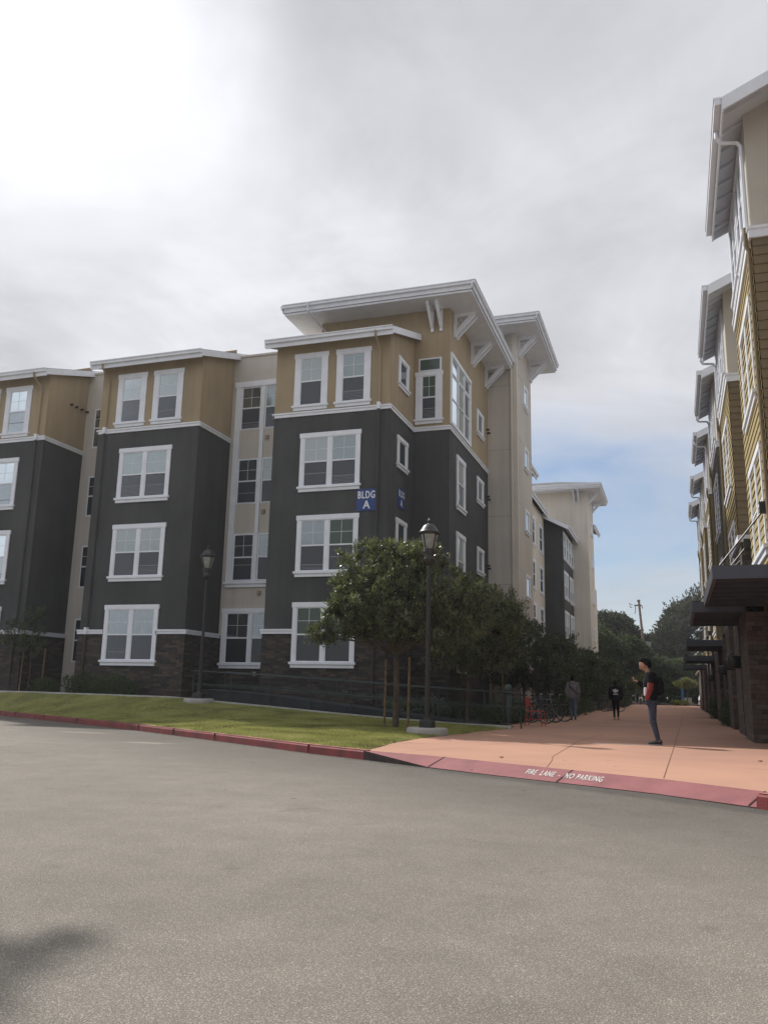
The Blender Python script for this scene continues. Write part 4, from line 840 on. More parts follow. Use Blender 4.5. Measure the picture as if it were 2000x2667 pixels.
def branches(mb, base, fork, tips, r0, rf, rt_=.012):
    b0 = Vector(base); f0 = Vector(fork); mid = b0.lerp(f0, .5)+Vector((.02, .01, 0))
    mb.tube([b0-Vector((0, 0, .1)), b0+Vector((0, 0, .06)), mid, f0], [r0*1.5, r0*1.05, (r0+rf)/2, rf], 9)
    for t in tips:
        t = Vector(t); m1 = f0.lerp(t, .35)+Vector((random.uniform(-.08, .08), random.uniform(-.08, .08), .10)); m2 = f0.lerp(t, .7)+Vector((random.uniform(-.1, .1), random.uniform(-.1, .1), .05))
        mb.tube([f0-Vector((0, 0, .05)), m1, m2, t], [rf*.62, rf*.45, rf*.28, rt_], 6)
        for q in range(3):
            s = m1.lerp(t, random.random()); e = s+Vector((random.uniform(-.5, .5), random.uniform(-.5, .5), random.uniform(.1, .5))); mb.tube([s, s.lerp(e, .5)+Vector((0, 0, .04)), e], [rf*.2, rf*.14, .005], 4)
def tree(name, label, base, fork, lobes, mat_, n, k, ll, lw, ln, r0=.09, rf=.07, group=None, upb=.9, inner=.25, tips=None):
    T = thing(name, label, 'tree', base, group)
    mb = MB(); branches(mb, base, fork, tips or [(l[0], l[1], l[2]) for l in lobes], r0, rf); mb.build('trunk', BARK, T, True)
    V, F = crown(lobes, n, k, ll, lw, ln, upb, inner, 5, 9); npmesh('crown', V, F, mat_, T); return T
# big tree on the lawn
zl1 = -.92
lob = [(-7.35, 20.9, 2.95, .9, .85, .85), (-6.55, 20.8, 2.95, .9, .9, .88), (-7.75, 20.8, 2.25, .78, .8, .7), (-6.3, 20.6, 2.1, .95, .9, .8), (-7.05, 20.5, 2.25, 1.0, .95, .85), (-5.75, 20.9, 2.75, .7, .7, .7), (-8.0, 20.7, 2.75, .45, .5, .45), (-7.0, 21.5, 2.6, 1.1, .9, 1.1), (-6.9, 20.9, 1.75, .9, .8, .42), (-8.05, 20.5, 1.72, .6, .55, .35), (-8.62, 20.4, 1.35, .34, .32, .24), (-8.25, 20.4, 1.45, .35, .3, .25), (-7.25, 20.9, 3.55, .5, .5, .40), (-6.3, 20.9, 3.45, .5, .5, .35), (-4.75, 21.1, 2.4, .45, .5, .4), (-5.4, 20.8, 2.1, .7, .7, .7), (-5.0, 20.9, 1.6, .55, .55, .5), (-5.6, 20.7, 1.4, .6, .6, .4)]
tree('tree', 'large round olive-green tree with a staked trunk on the lawn, left of the street lamp', (-6.78, 21.0, zl1), (-6.78, 20.95, .95), lob, LF1, 10500, 12, .088, .030, .22, .085, .075, None, 1.6, .12)
for x, y, h, lb in ((-7.1, 21.05, 1.72, 'wooden tree stake on the left side of the lawn tree trunk'), (-6.44, 20.95, 1.78, 'wooden tree stake on the right side of the lawn tree trunk'), (-7.0, 21.75, 1.3, 'short wooden tree stake behind the lawn tree trunk')):
    tag(MB().tube([(x, y, -1.0), (x+.02, y, -.92+h)], .032, 8).build('tree_stake', STAKE), lb, 'tree stake', 'wooden stakes round the lawn tree')
s_ = MB()
for z in (.55, .62): s_.tube([(-7.1, 21.02, z), (-6.9, 20.9, z+.02), (-6.7, 20.9, z+.02), (-6.44, 20.93, z)], .012, 5)
tag(s_.build('tree_tie', BLACK), 'black strap tying the lawn tree trunk to its two stakes', 'tree tie')
# second tree behind the handrail
lob = [(-5.9, 25.2, 2.5, 1.1, 1.0, .9), (-5.2, 25.4, 2.35, .9, .9, .75), (-4.95, 25.2, 1.6, .75, .7, .62), (-5.8, 25.0, 1.6, 1.1, .9, .7), (-6.6, 25.1, 1.15, .65, .6, .45), (-4.75, 25.3, 2.2, .5, .5, .45), (-6.3, 25.0, 2.1, .9, .8, .8), (-5.5, 25.0, 1.0, .8, .6, .45)]
tree('tree', 'leafy tree just behind the handrail, between the lawn tree and the row along the walk', (-6.05, 25.85, -.93), (-6.0, 25.75, 1.0), lob, LF1, 5200, 10, .09, .028, .2, .07, .06, None, .9, .22)
# row of dark trees along the walk
row = [(-6.2, 30.2, 3.35, 1.35, 'first'), (-6.0, 35.6, 3.0, 1.5, 'second'), (-5.9, 41.2, 2.9, 1.55, 'third'), (-5.9, 47.5, 2.95, 1.6, 'fourth'), (-5.9, 54.5, 2.8, 1.7, 'fifth'), (-5.9, 62, 2.9, 1.8, 'sixth'), (-5.9, 70, 2.9, 1.9, 'seventh'), (-5.8, 79, 3.0, 2.1, 'eighth')]
words = ['nearest dark leafy tree of the row along the walk, above the first bicycles', 'second dark tree from the camera in the row along the walk', 'third dark tree from the camera in the row along the walk', 'fourth dark tree from the camera in the row, above the grey-hooded walker', 'fifth tree from the camera in the row along the walk', 'sixth tree from the camera in the row along the walk', 'seventh tree from the camera in the row along the walk', 'farthest tree of the row along the walk']
for i, (x, y, zt, r, _) in enumerate(row):
    lob = []
    for q in range(7):
        a = q*.9+i; lob.append((x+math.cos(a)*r*.55, y+math.sin(a)*r*.6, zt-r*.62-(.7*r if q % 3 == 0 else .15*q*.5), r*.62, r*.62, r*.55))
    lob.append((x, y, zt-r*.6, r*.7, r*.7, r*.62)); lob.append((x+.2, y, zt-r*1.5, r*.75, r*.7, r*.4))
    s = y/30.
    tree('tree', words[i], (x, y, -.95), (x+.05, y, .35), lob, LF2, int(3600/max(1, s)), 8, .10*s, .034*s, .2*s, .075, .055, 'row of dark trees along the walk', .8, .25)
    if i < 5: tag(MB().tube([(x+.42, y-.1, -1.), (x+.42, y-.1, .95)], .034, 6).build('tree_stake', STAKE), 'wooden stake beside the trunk of the '+('nearest', 'second', 'third', 'fourth', 'fifth')[i]+' tree in the row', 'tree stake', 'wooden stakes along the walk')
# background trees beyond the end of the walk
def bigcrown(label, base, lobes, m, n, size, trunk=1.):
    T = thing('tree', label, 'tree', base, 'trees beyond the end of the walk'); mb = MB(); branches(mb, base, (base[0], base[1], base[2]+(lobes[0][2]-base[2])*.5), [(l[0], l[1], l[2]) for l in lobes[:5]], .35*trunk, .28*trunk, .05); mb.build('trunk', BARK, T, True)
    V, F = crown(lobes, n, 5, size, size*.55, size*1.0, .5, .12); npmesh('crown', V, F, m, T)
def lumps(cx, cy, cz, rx, ry, rz, k, s):
    o = [(cx, cy, cz, rx*.86, ry*.86, rz*.86)]
    for q in range(k):
        u = unit(1)[0]; u[2] = abs(u[2])*.95-.15; u[1] = -abs(u[1]); o.append((cx+u[0]*rx*.78, cy+u[1]*ry*.78, cz+u[2]*rz*.80, s, s, s*.8))
    return o
bigcrown('big rounded cypress on the left, beyond the end of the walk', (-9.2, 138, ST), lumps(-9.4, 138, 7.8, 5.4, 5, 6.2, 34, 1.3), LF4, 9000, .34)
bigcrown('huge dark dome-shaped cypress at the right, behind the awnings', (3.6, 136, ST), lumps(4.6, 136, 7.6, 8.3, 6, 9.6, 60, 1.7), LF4, 17000, .36)
bigcrown('dark tree filling the gap between the two big cypresses', (-3.2, 142, ST), lumps(-3.4, 142, 5.0, 4.2, 3, 5.4, 14, 1.4), LF4, 3200, .42)
mid = [(-13.8, 116, 5.6, 4.2, 5.6), (-8.9, 113, 6.2, 3.6, 5.0), (-5.6, 115, 5.4, 2.9, 4.5), (-2.6, 118, 3.6, 3.0, 3.6), (.6, 116, 3.3, 2.9, 3.4), (3.6, 117, 3.6, 3.0, 3.8), (6.8, 116, 4.5, 3.0, 4.5)]
wd = ['far-left grey-green tree partly hidden by the row of trees', 'tall grey-green tree right of the cream tower', 'grey-green tree left of the utility pole', 'low dark tree behind the head of the standing man', 'low tree between the parking sign and the yellow-green tree', 'low dark tree behind the blue banner post', 'dark tree at the far right behind the stone piers']
for (x, y, zc, r, rz), l_ in zip(mid, wd): bigcrown(l_, (x, y, ST), lumps(x, y, zc-1.2, r, 2.6, rz*.86, 14, r*.36), LF3, 3000, .34, .6)
# dark hedge at the foot of the far trees
hb = MB()
V, F = crown([(x, 122, .2, 2.6, 1.2, 1.7) for x in range(-16, 12, 2)], 5000, 5, .34, .2, .34, .5, .1); tag(npmesh('hedge', V, F, LF2), 'long dark hedge across the far end of the walk', 'hedge')
T = thing('tree', 'small bright yellow-green round tree beside the blue banner post', 'tree', (1.15, 108, PZ)); mb = MB(); branches(mb, (1.15, 108, PZ), (1.15, 108, .9), [(.5, 108, 1.6), (1.8, 108, 1.6), (1.2, 108, 2)], .07, .06); mb.build('trunk', BARK, T, True)
V, F = crown([(.6, 108, 1.45, .62, .6, .42), (1.5, 108, 1.55, .68, .6, .45), (1.1, 108, 1.8, .5, .5, .4)], 520, 6, .2, .08, .28, .8, .25, 3); npmesh('crown', V, F, LF5, T)
T = thing('tree', 'small yellow-green tree beside the parking sign, behind the hand of the standing man', 'tree', (-4.3, 112, PZ)); mb = MB(); branches(mb, (-4.3, 112, PZ), (-4.3, 112, .9), [(-4.9, 112, 1.6), (-3.8, 112, 1.8)], .07, .06); mb.build('trunk', BARK, T, True)
V, F = crown([(-4.8, 112, 1.7, .8, .8, .7), (-3.7, 112, 2.0, .9, .8, .8)], 700, 6, .2, .08, .28, .8); npmesh('crown', V, F, LF5, T)
tree('tree', 'street tree on a round kerbed island left of the frame, shading the near road', (-9.4, 7.2, ST+.14), (-9.15, 7.1, 5.2), [(-9.1, 7.05, 6.5, .45, .42, .36), (-9.45, 7.2, 6.75, .5, .45, .4), (-8.8, 6.9, 6.45, .3, .3, .22)], LF1, 170, 9, .10, .04, .26, .11, .09)
# shrubs
def shrub(label, x, y, z, rx, ry, rz, n, m=LF6, ll=.075, group=None, upb=.8):
    T = thing('shrub', label, 'shrub', (x, y, z), group); mb = MB()
    for q in range(5): a = q*1.26; mb.tube([(x, y, z-.05), (x+math.cos(a)*rx*.3, y+math.sin(a)*ry*.3, z+rz*.6), (x+math.cos(a)*rx*.6, y+math.sin(a)*ry*.6, z+rz*1.2)], [.018, .012, .005], 5)
    mb.build('stem', BARK, T)
    lb = [(x, y, z+rz*.9, rx*.7, ry*.7, rz)]+[(x+math.cos(a)*rx*.5, y+math.sin(a)*ry*.5, z+rz*(.6+.35*(q % 2)), rx*.5, ry*.5, rz*.62) for q, a in enumerate((0, 1.2, 2.5, 3.8, 5.1))]
    V, F = crown(lb, n, 7, ll, ll*.34, .13, upb); npmesh('foliage', V, F, m, T)
shrub('dense dark shrub below the left corner of the middle bay', -20.3, 26.15, -.36, 1.05, .42, .42, 900, group='shrubs in the bed behind the lawn')
shrub('dark shrub under the ground-floor window of the middle bay', -18.8, 25.9, -.4, .95, .55, .40, 800, group='shrubs in the bed behind the lawn')
shrub('low dark shrub at the foot of the left bay corner', -22.2, 26.3, -.36, .7, .3, .30, 500, group='shrubs in the bed behind the lawn')
shrub('silvery low plant behind the handrail right of the lawn tree', -7.4, 26.35, -.85, .75, .3, .34, 420, LF7, .11, 'plants behind the handrail', 1.6)
shrub('silvery low plant behind the handrail left of the street lamp pole', -8.3, 26.35, -.8, .7, .3, .30, 380, LF7, .11, 'plants behind the handrail', 1.6)
for x, y, lb in ((-6.6, 27.0, 'green shrub behind the handrail near the right end of the stone base'), (-5.55, 26.9, 'green shrub just left of the green post at the ramp end'), (-5.3, 29.2, 'green shrub between the green post and the first bicycle')): shrub(lb, x, y, -.95, .55, .5, .36, 420, group='plants behind the handrail')
for x, y, lb in ((-4.9, 41, 'shrub beside the legs of the grey-hooded walker'), (-4.9, 45, 'shrub between the two walkers, nearer one'), (-5.1, 50, 'shrub between the two walkers, farther one')): shrub(lb, x, y, -.95, .7, 1.3, .5, 420, LF6, .11, 'shrubs along the walk')
shrub('dark green potted-looking plant between the stone piers', 1.75, 32.9, -.97, .35, .7, .5, 420, LF6, .09, 'plants by the piers'); shrub('small green plant between the far stone piers', 1.8, 44.4, -.97, .4, .9, .55, 300, LF6, .12, 'plants by the piers')
shrub('small green bush beside the concrete block at the far end', .3, 108.5, -.97, 1.1, .6, .35, 300, LF5, .2)
# young staked tree against the left bay
tree('tree', 'thin young dark tree with two pale stakes in front of the left bay', (-23.0, 26.35, -.36), (-22.95, 26.3, 1.2), [(-23.1, 26, 2.0, .75, .5, .7), (-22.7, 26, 1.5, .6, .5, .5), (-23.5, 26, 1.5, .5, .45, .5)], LF2, 900, 7, .08, .025, .16, .03, .025)
for x in (-23.35, -22.35): tag(MB().tube([(x, 26.3, -.5), (x+.03, 26.3, 1.3)], .03, 6).build('tree_stake', STAKE), 'pale stake on the '+('left' if x < -23 else 'right')+' side of the young tree by the left bay', 'tree stake', 'stakes round the young tree')

# conifers across the road behind the camera: seen only as dark shapes mirrored in the panes
for i, (x, y, h, r, lb) in enumerate(((-24, -20, 17, 3.4, 'leftmost'), (-13.5, -25, 20, 3.8, 'middle'), (-3, -21, 15, 3.2, 'rightmost'))):
    lb_ = [(x+random.uniform(-.5, .5), y+random.uniform(-.5, .5), ST+h*(.22+.13*q), r*(1-.13*q), r*(1-.13*q), h*.10) for q in range(6)]
    tree('conifer', lb+' conifer across the road, mirrored in the window panes', (x, y, ST), (x, y, ST+h*.8), lb_, LF4, 1500, 6, .5, .14, .7, .3, .1, 'conifers across the road', .2)
# ------------------------------------------------------------------ street furniture
RED = mat('red_chair_paint', (.42, .045, .04), .4, .1, 6., spec=.5)
ch = thing('metal_chair', 'red metal patio chair standing alone at the edge of the walk by the bicycles', 'chair', (-4.22, 27.35, PZ))
def rot(p, a, c):
    s, k = math.sin(a), math.cos(a); return (c[0]+p[0]*k-p[1]*s, c[1]+p[0]*s+p[1]*k, c[2]+p[2])
cc = (-4.22, 27.35, PZ); an_ = R(-8)
def CT(*pts): return [rot(p, an_, cc) for p in pts]
for x0, x1, y in ((.22, .25, -.2), (.22, .25, .2)): MB().tube(CT((x1, y, 0), (x0, y, .44)), .016, 6).build('leg', RED, ch)
for y in (-.2, .2): MB().tube(CT((-.30, y, 0), (-.20, y, .44), (-.24, y, .62), (-.28, y*.9, .88)), .016, 6).build('leg', RED, ch)
s = MB(); a = CT((-.23, -.22, .435), (.25, -.22, .44), (.25, .22, .44), (-.23, .22, .435)); s.hexa(a, [(x, y, z+.025) for x, y, z in a]); s.build('seat', RED, ch)
s = MB(); a = CT((-.24, -.19, .60), (-.225, -.19, .60), (-.225, .19, .60), (-.24, .19, .60)); b_ = CT((-.29, -.17, .88), (-.275, -.17, .88), (-.275, .17, .88), (-.29, .17, .88)); s.hexa(a, b_); s.build('backrest', RED, ch)
s = MB(); s.tube(CT((-.25, -.2, .2), (.23, -.2, .2)), .009, 5); s.tube(CT((-.25, .2, .2), (.23, .2, .2)), .009, 5); s.build('stretcher', RED, ch)
for (x, y, h, lb) in ((-5.28, 28.4, 1.28, 'round-capped dark green post behind the end of the handrail'), (-4.95, 36.2, 1.15, 'dark post with a pale top left of the grey-hooded walker'), (-4.95, 44.0, 1.15, 'dark post with a pale top between the two walkers')):
    T = thing('bollard', lb, 'bollard', (x, y, PZ), 'capped posts along the walk'); MB().lathe((x, y, PZ), [(.125, 0), (.11, .05), (.11, h-.32)], 14).build('post', DGREEN, T, True)
    MB().lathe((x, y, PZ+h-.31), [(.125, 0), (.125, .16), (.11, .24), (.07, .295), (.02, .31)], 14).build('cap', mat('weathered_green_cap', (.06, .09, .085), .5, .2, 10.), T, True)
TYRE = mat('tyre_rubber', (.02, .02, .02), .8); SIL = mat('bare_metal', (.35, .36, .38), .35, metal=.8); BK1 = mat('bike_frame_teal', (.03, .09, .10), .4); BK2 = mat('bike_frame_dark', (.03, .03, .035), .4); BK3 = mat('bike_frame_grey', (.22, .23, .25), .4)
def ring(mb, c, r, rr, ax, n=28, k=6):
    c = Vector(c); ax = Vector(ax).normalized(); a = Vector((0, 0, 1)); b = ax.cross(a)
    k0 = len(mb.v)
    for i in range(n):
        t = 2*math.pi*i/n; o = a*math.cos(t)+b*math.sin(t)
        for j in range(k):
            s = 2*math.pi*j/k; mb.v.append(tuple(c+o*(r+rr*math.cos(s))+ax*rr*math.sin(s)))
    for i in range(n):
        for j in range(k): mb.f.append((k0+i*k+j, k0+i*k+(j+1) % k, k0+((i+1) % n)*k+(j+1) % k, k0+((i+1) % n)*k+j))
def bicycle(label, x, y, head, fm, lean=0.):
    T = thing('bicycle', label, 'bicycle', (x, y, PZ+.004), 'bicycles parked along the walk'); f = Vector((math.cos(head), math.sin(head), 0)); sd = Vector((-f.y, f.x, 0)); o = Vector((x, y, PZ+.004))
    P = lambda u, z, s=0.: tuple(o+f*u+sd*(s+z*lean)+Vector((0, 0, z)))
    for u in (-.52, .52):
        w_ = MB(); ring(w_, P(u, .34), .325, .020, sd); t_ = w_.build('wheel', TYRE, T, True)
        w_ = MB(); ring(w_, P(u, .34), .300, .009, sd, 28, 5)
        for q in range(10): a = q*math.pi/5; w_.tube([P(u, .34), P(u+.3*math.cos(a), .34+.3*math.sin(a))], .0025, 3)
        w_.build('rim', SIL, t_)
    g = MB(); bb = P(-.06, .29); st = P(-.20, .78); hd = P(.36, .80); h2 = P(.39, .66)
    for a, b_ in ((bb, st), (st, hd), (bb, h2), (bb, P(-.52, .34)), (st, P(-.52, .34)), (h2, P(.52, .34)), (hd, h2)): g.tube([a, b_], .018, 6)
    g.build('frame', fm, T)
    g = MB(); g.tube([P(-.20, .78), P(-.225, .90)], .013, 5); g.hexa([P(-.37, .90, -.07), P(-.08, .90, -.02), P(-.08, .90, .02), P(-.37, .90, .07)], [P(-.36, .95, -.075), P(-.08, .93, -.02), P(-.08, .93, .02), P(-.36, .95, .075)]); g.build('saddle', BK2, T)
    g = MB(); g.tube([P(.36, .80), P(.34, .95), P(.40, .98)], .013, 5); g.tube([P(.34, .99, -.29), P(.42, .98, -.1), P(.42, .98, .1), P(.34, .99, .29)], .012, 6); g.build('handlebar', SIL, T)
    g = MB(); ring(g, bb, .09, .008, sd, 18, 4); g.tube([P(-.06, .29, .05), P(.04, .15, .08)], .01, 4); g.tube([P(-.06, .29, -.05), P(-.16, .43, -.08)], .01, 4); g.build('crank', BK2, T)
bicycle('dark bicycle with a silver wheel just behind the red chair', -4.75, 29.6, R(8), BK2, .10)
bicycle('teal bicycle leaning between the green post and the red chair', -5.35, 30.3, R(20), BK1, -.10)
bicycle('grey bicycle behind the seat of the red chair', -4.65, 31.3, R(-12), BK3, .06)
bicycle('dark bicycle at the right end of the near rack', -4.5, 32.6, R(4), BK2, .08)
for i, (y, fm, lb) in enumerate(((57.5, BK1, 'nearest bicycle of the far rack left of the black-clad walker'), (59.5, BK3, 'middle bicycle of the far rack left of the black-clad walker'), (61.5, BK2, 'farthest bicycle of the far rack left of the black-clad walker'), (56, BK2, 'bicycle at the open side of the far rack'))):
    bicycle(lb, -4.75+(.9 if i == 3 else 0), y, R(12*i-10), fm, .05*i)
for y in (30.4, 32.0, 58.5, 60.6):
    T = MB(); T.tube([(-4.9, y, PZ), (-4.9, y, PZ+.75), (-4.75, y, PZ+.86), (-4.45, y, PZ+.86), (-4.3, y, PZ+.75), (-4.3, y, PZ)], .022, 8); tag(T.build('bike_rack', DGREEN, None, True), 'dark inverted-U bicycle rack, '+{30.4: 'behind the red chair', 32.0: 'second behind the red chair', 58.5: 'the nearer one beside the black-clad walker', 60.6: 'the farther one beside the black-clad walker'}[y], 'bike rack', 'bicycle racks along the walk')
# far end furniture
tag(MB().lathe((1.25, 112, PZ), [(.62, 0), (.62, .92), (.58, .95)], 4).build('concrete_planter', CONC), 'square pale concrete block at the far end of the walk, right of the blue post', 'planter')
tag(MB().box(.48, .82, 110, 110.2, PZ, 2.3).build('banner_post', mat('blue_paint', (.03, .12, .32), .5)), 'tall narrow blue banner post at the far end under the yellow-green tree', 'banner post')
T = thing('parking_sign', 'small pale sign on a thin pole at the far end, left of the standing man', 'sign', (-4.9, 112.5, PZ)); MB().tube([(-4.9, 112.5, PZ), (-4.9, 112.5, 2.6)], .05, 6).build('pole', SIL, T); MB().box(-5.1, -4.7, 112.42, 112.45, 1.7, 2.5).build('plate', mat('sign_back', (.35, .37, .36), .5), T)
tag(MB().box(-8.5, 10, 118, 119.5, ST, ST+.28).build('far_kerb', WCONC), kind='structure'); tag(MB().box(-8, -1.5, 117.7, 117.96, ST, ST+.26).build('far_red_kerb', REDP), kind='structure')
tag(MB().poly([(-20, 112, ST+.13), (14.2, 112, ST+.13), (14.2, 117.6, ST+.10), (-20, 117.6, ST+.10)]).build('far_pavement', WCONC), kind='structure')
# utility pole
px, py = -4.35, 121
T = thing('utility_pole', 'leaning wooden utility pole with a transformer and tangled hardware against the blue sky', 'utility pole', (px, py, ST))
WP = mat('weathered_pole', (.13, .10, .075), .9, .3, 3.)
MB().tube([(px+1.0, py, ST), (px+.45, py, 6), (px+.0, py, 12.9)], [.2, .18, .15], 8).build('pole', WP, T, True)
b = MB(); b.box(px-.6, px+.35, py-.12, py, 12.15, 12.33); b.tube([(px-.85, py, 12.3), (px-1.25, py, 12.55), (px-1.15, py, 12.0), (px-.9, py, 12.0)], .06, 5); b.tube([(px-.5, py, 12.2), (px-.45, py, 11.5), (px-.6, py, 11.1)], .05, 5); b.tube([(px+.35, py, 12.2), (px+.5, py, 11.8)], .06, 5); b.box(px-.2, px+.2, py-.1, py+.1, 12.7, 13.0); b.build('crossarm', WP, T)
MB().lathe((px+.95, py, 6.3), [(.42, 0), (.46, .1), (.46, .85), (.3, .98)], 12).tube([(px+.3, py, 6.7), (px+.9, py, 6.7)], .07, 6).build('transformer', mat('transformer_grey', (.16, .15, .15), .6), T, True)
b = MB(); b.tube([(px+.2, py-.2, 6.9), (px-.35, py-.3, 7.0)], .04, 5); b.build('bracket', WP, T)
# white car
CX, CY = 3.3, 108.0
T = thing('parked_car', 'white sedan parked at the far end of the walk, partly hidden by the stone piers', 'car', (CX, CY, ST+.02))
PW = mat('white_car_paint', (.75, .76, .78), .25, coat=.6, spec=.5); b = MB()
z0 = ST+.02; prof = [(-.0, .45), (.02, .75), (.35, .92), (1.2, 1.02), (1.9, 1.42), (3.0, 1.46), (3.9, 1.12), (4.55, 1.05), (4.62, .5), (4.4, .28), (.25, .24)]
k0 = 0
for sx, ins in ((-.9, .0), (-.72, .0), (.72, 0), (.9, 0)):
    for u, z in prof:
        zz = z if abs(sx) < .8 or z < .95 else .93+(z-.93)*.2
        b.v.append((CX+sx*(1 if z < 1.1 or abs(sx) < .8 else 1), CY+u, z0+zz))
n_ = len(prof)
for i in range(3):
    for q in range(n_): b.f.append((i*n_+q, i*n_+(q+1) % n_, (i+1)*n_+(q+1) % n_, (i+1)*n_+q))
b.f.append(tuple(range(n_-1, -1, -1))); b.f.append(tuple(range(3*n_, 4*n_))); b.build('body', PW, T)
b = MB(); b.hexa([(CX-.66, CY+1.24, z0+1.045), (CX+.66, CY+1.24, z0+1.045), (CX+.66, CY+1.30, z0+1.03), (CX-.66, CY+1.30, z0+1.03)], [(CX-.58, CY+1.82, z0+1.40), (CX+.58, CY+1.82, z0+1.40), (CX+.58, CY+1.9, z0+1.38), (CX-.58, CY+1.9, z0+1.38)]); b.build('windscreen', G_DARK, T)
for s in (-1, 1):
    b = MB(); b.hexa([(CX+s*.80, CY+1.5, z0+.98), (CX+s*.82, CY+1.5, z0+.98), (CX+s*.82, CY+3.7, z0+.98), (CX+s*.80, CY+3.7, z0+.98)], [(CX+s*.73, CY+1.95, z0+1.38), (CX+s*.75, CY+1.95, z0+1.38), (CX+s*.75, CY+3.2, z0+1.38), (CX+s*.73, CY+3.2, z0+1.38)]); b.build('side_window', G_DARK, T)
    MB().box(CX+s*.88-.02, CX+s*.5, CY-.03, CY+.1, z0+.66, z0+.80).build('headlight', G_CLEAR, T)
    for u in (.85, 3.75):
        w_ = MB(); w_.tube([(CX+s*.70, CY+u, z0+.32), (CX+s*.92, CY+u, z0+.32)], .32, 18); tt = w_.build('wheel', TYRE, T, True); MB().tube([(CX+s*.9, CY+u, z0+.32), (CX+s*.935, CY+u, z0+.32)], .19, 14).build('rim', SIL, tt, True)
MB().box(CX-.4, CX+.4, CY-.04, CY+.05, z0+.42, z0+.58).build('grille', BLACK, T)
# litter on the lawn and leaves on the slab
LIT = mat('dry_leaf', (.20, .11, .05), .8)
for i, (x, y) in enumerate(((1.2, 15.1), (-2.6, 13.4))):
    a = random.random()*6; m_ = MB(); p = [(x+.035*math.cos(a+t), y+.035*math.sin(a+t), PZ+.006+.012*(k % 2)) for k, t in enumerate((0, .8, 2.2, 3.1, 4.2, 5.3))]; m_.prism(p, (0, 0, .003)); tag(m_.build('fallen_leaf', LIT), ('small dry leaf on the sunlit walk to the right, near the long joint', 'small dry leaf on the sunlit walk just above the red kerb lettering')[i], 'leaf', 'dry leaves on the walk')

# ------------------------------------------------------------------ people
def union(mb, name, m, parent, vox=.008, sm=6):
    me = bpy.data.meshes.new('tmp'); me.from_pydata(mb.v, [], mb.f); me.update(); o = bpy.data.objects.new('tmp', me); COL.objects.link(o)
    r = o.modifiers.new('r', 'REMESH'); r.mode = 'VOXEL'; r.voxel_size = vox; r.use_smooth_shade = True
    if sm: s = o.modifiers.new('s', 'SMOOTH'); s.iterations = sm; s.factor = .5
    dg = bpy.context.evaluated_depsgraph_get(); m2 = bpy.data.meshes.new_from_object(o.evaluated_get(dg)); bpy.data.objects.remove(o)
    m2.name = name; m2.materials.clear(); m2.materials.append(m); q = bpy.data.objects.new(name, m2); COL.objects.link(q); q.parent = parent; WL[q.name] = Vector((0, 0, 0)); return q
def cap(mb, a, b, ra, rb, n=12):
    a = Vector(a); b = Vector(b); d = (b-a); l = d.length; d.normalize(); P = []; Q = []
    for t in (-.95, -.75, -.4): P.append(a+d*ra*t); Q.append(ra*math.sqrt(1-t*t))
    for t in (0, .33, .66, 1): P.append(a+d*l*t); Q.append(ra+(rb-ra)*t)
    for t in (.4, .75, .95): P.append(b+d*rb*t); Q.append(rb*math.sqrt(1-t*t))
    mb.tube(P, Q, n)
def limb(mb, pts, rs):
    for (a, b, ra, rb) in zip(pts, pts[1:], rs, rs[1:]): cap(mb, a, b, ra, rb)
def loft(mb, rings, n=20):     # rings: (x,y,z,rx,ry)
    k0 = len(mb.v)
    for (x, y, z, rx, ry) in rings:
        for j in range(n):
            a = 2*math.pi*j/n; c, s = math.cos(a), math.sin(a); e = .85; mb.v.append((x+rx*math.copysign(abs(c)**e, c), y+ry*math.copysign(abs(s)**e, s), z))
    for i in range(len(rings)-1):
        for j in range(n): mb.f.append((k0+i*n+j, k0+i*n+(j+1) % n, k0+(i+1)*n+(j+1) % n, k0+(i+1)*n+j))
    mb.f.append(tuple(range(k0+n-1, k0-1, -1))); e = k0+(len(rings)-1)*n; mb.f.append(tuple(range(e, e+n)))
def head(mb, c, tilt, s=1.):
    """face towards +Y, tilt forwards (radians)"""
    nu_, nv_ = 32, 24; k0 = len(mb.v); ct, st_ = math.cos(tilt), math.sin(tilt)
    for i in range(nv_+1):
        ph = math.pi*i/nv_; zz = math.cos(ph)
        for j in range(nu_):
            th = 2*math.pi*j/nu_; x = math.sin(ph)*math.sin(th); y = math.sin(ph)*math.cos(th); X = x*.076; Y = y*.094; Z = zz*.118
            if zz < 0: X *= 1-.30*zz*zz; Y = Y*(1-.18*zz*zz)+.012*(-zz)
            if y > 0:
                g = lambda cx, cz, wx, wz: math.exp(-((x-cx)/wx)**2-((zz-cz)/wz)**2)
                Y += .026*g(0, -.22, .16, .16)+.012*g(0, -.05, .10, .18)-.009*g(.38, .02, .2, .13)-.009*g(-.38, .02, .2, .13)+.006*g(0, .22, .6, .12)+.007*g(0, -.52, .25, .08)-.004*g(0, -.40, .2, .05)+.010*g(0, -.80, .3, .14)
            Y2 = Y*ct+Z*st_; Z2 = Z*ct-Y*st_; mb.v.append((c[0]+X*s, c[1]+Y2*s, c[2]+Z2*s))
    for i in range(nv_):
        for j in range(nu_): mb.f.append((k0+(i+1)*nu_+j, k0+(i+1)*nu_+(j+1) % nu_, k0+i*nu_+(j+1) % nu_, k0+i*nu_+j))
    for sx in (-1, 1):
        e = Vector((c[0]+sx*.078*s, c[1]-.005, c[2]-.005)); cap(mb, e+Vector((0, 0, .022)), e+Vector((0, .004, -.02)), .014, .009, 8)
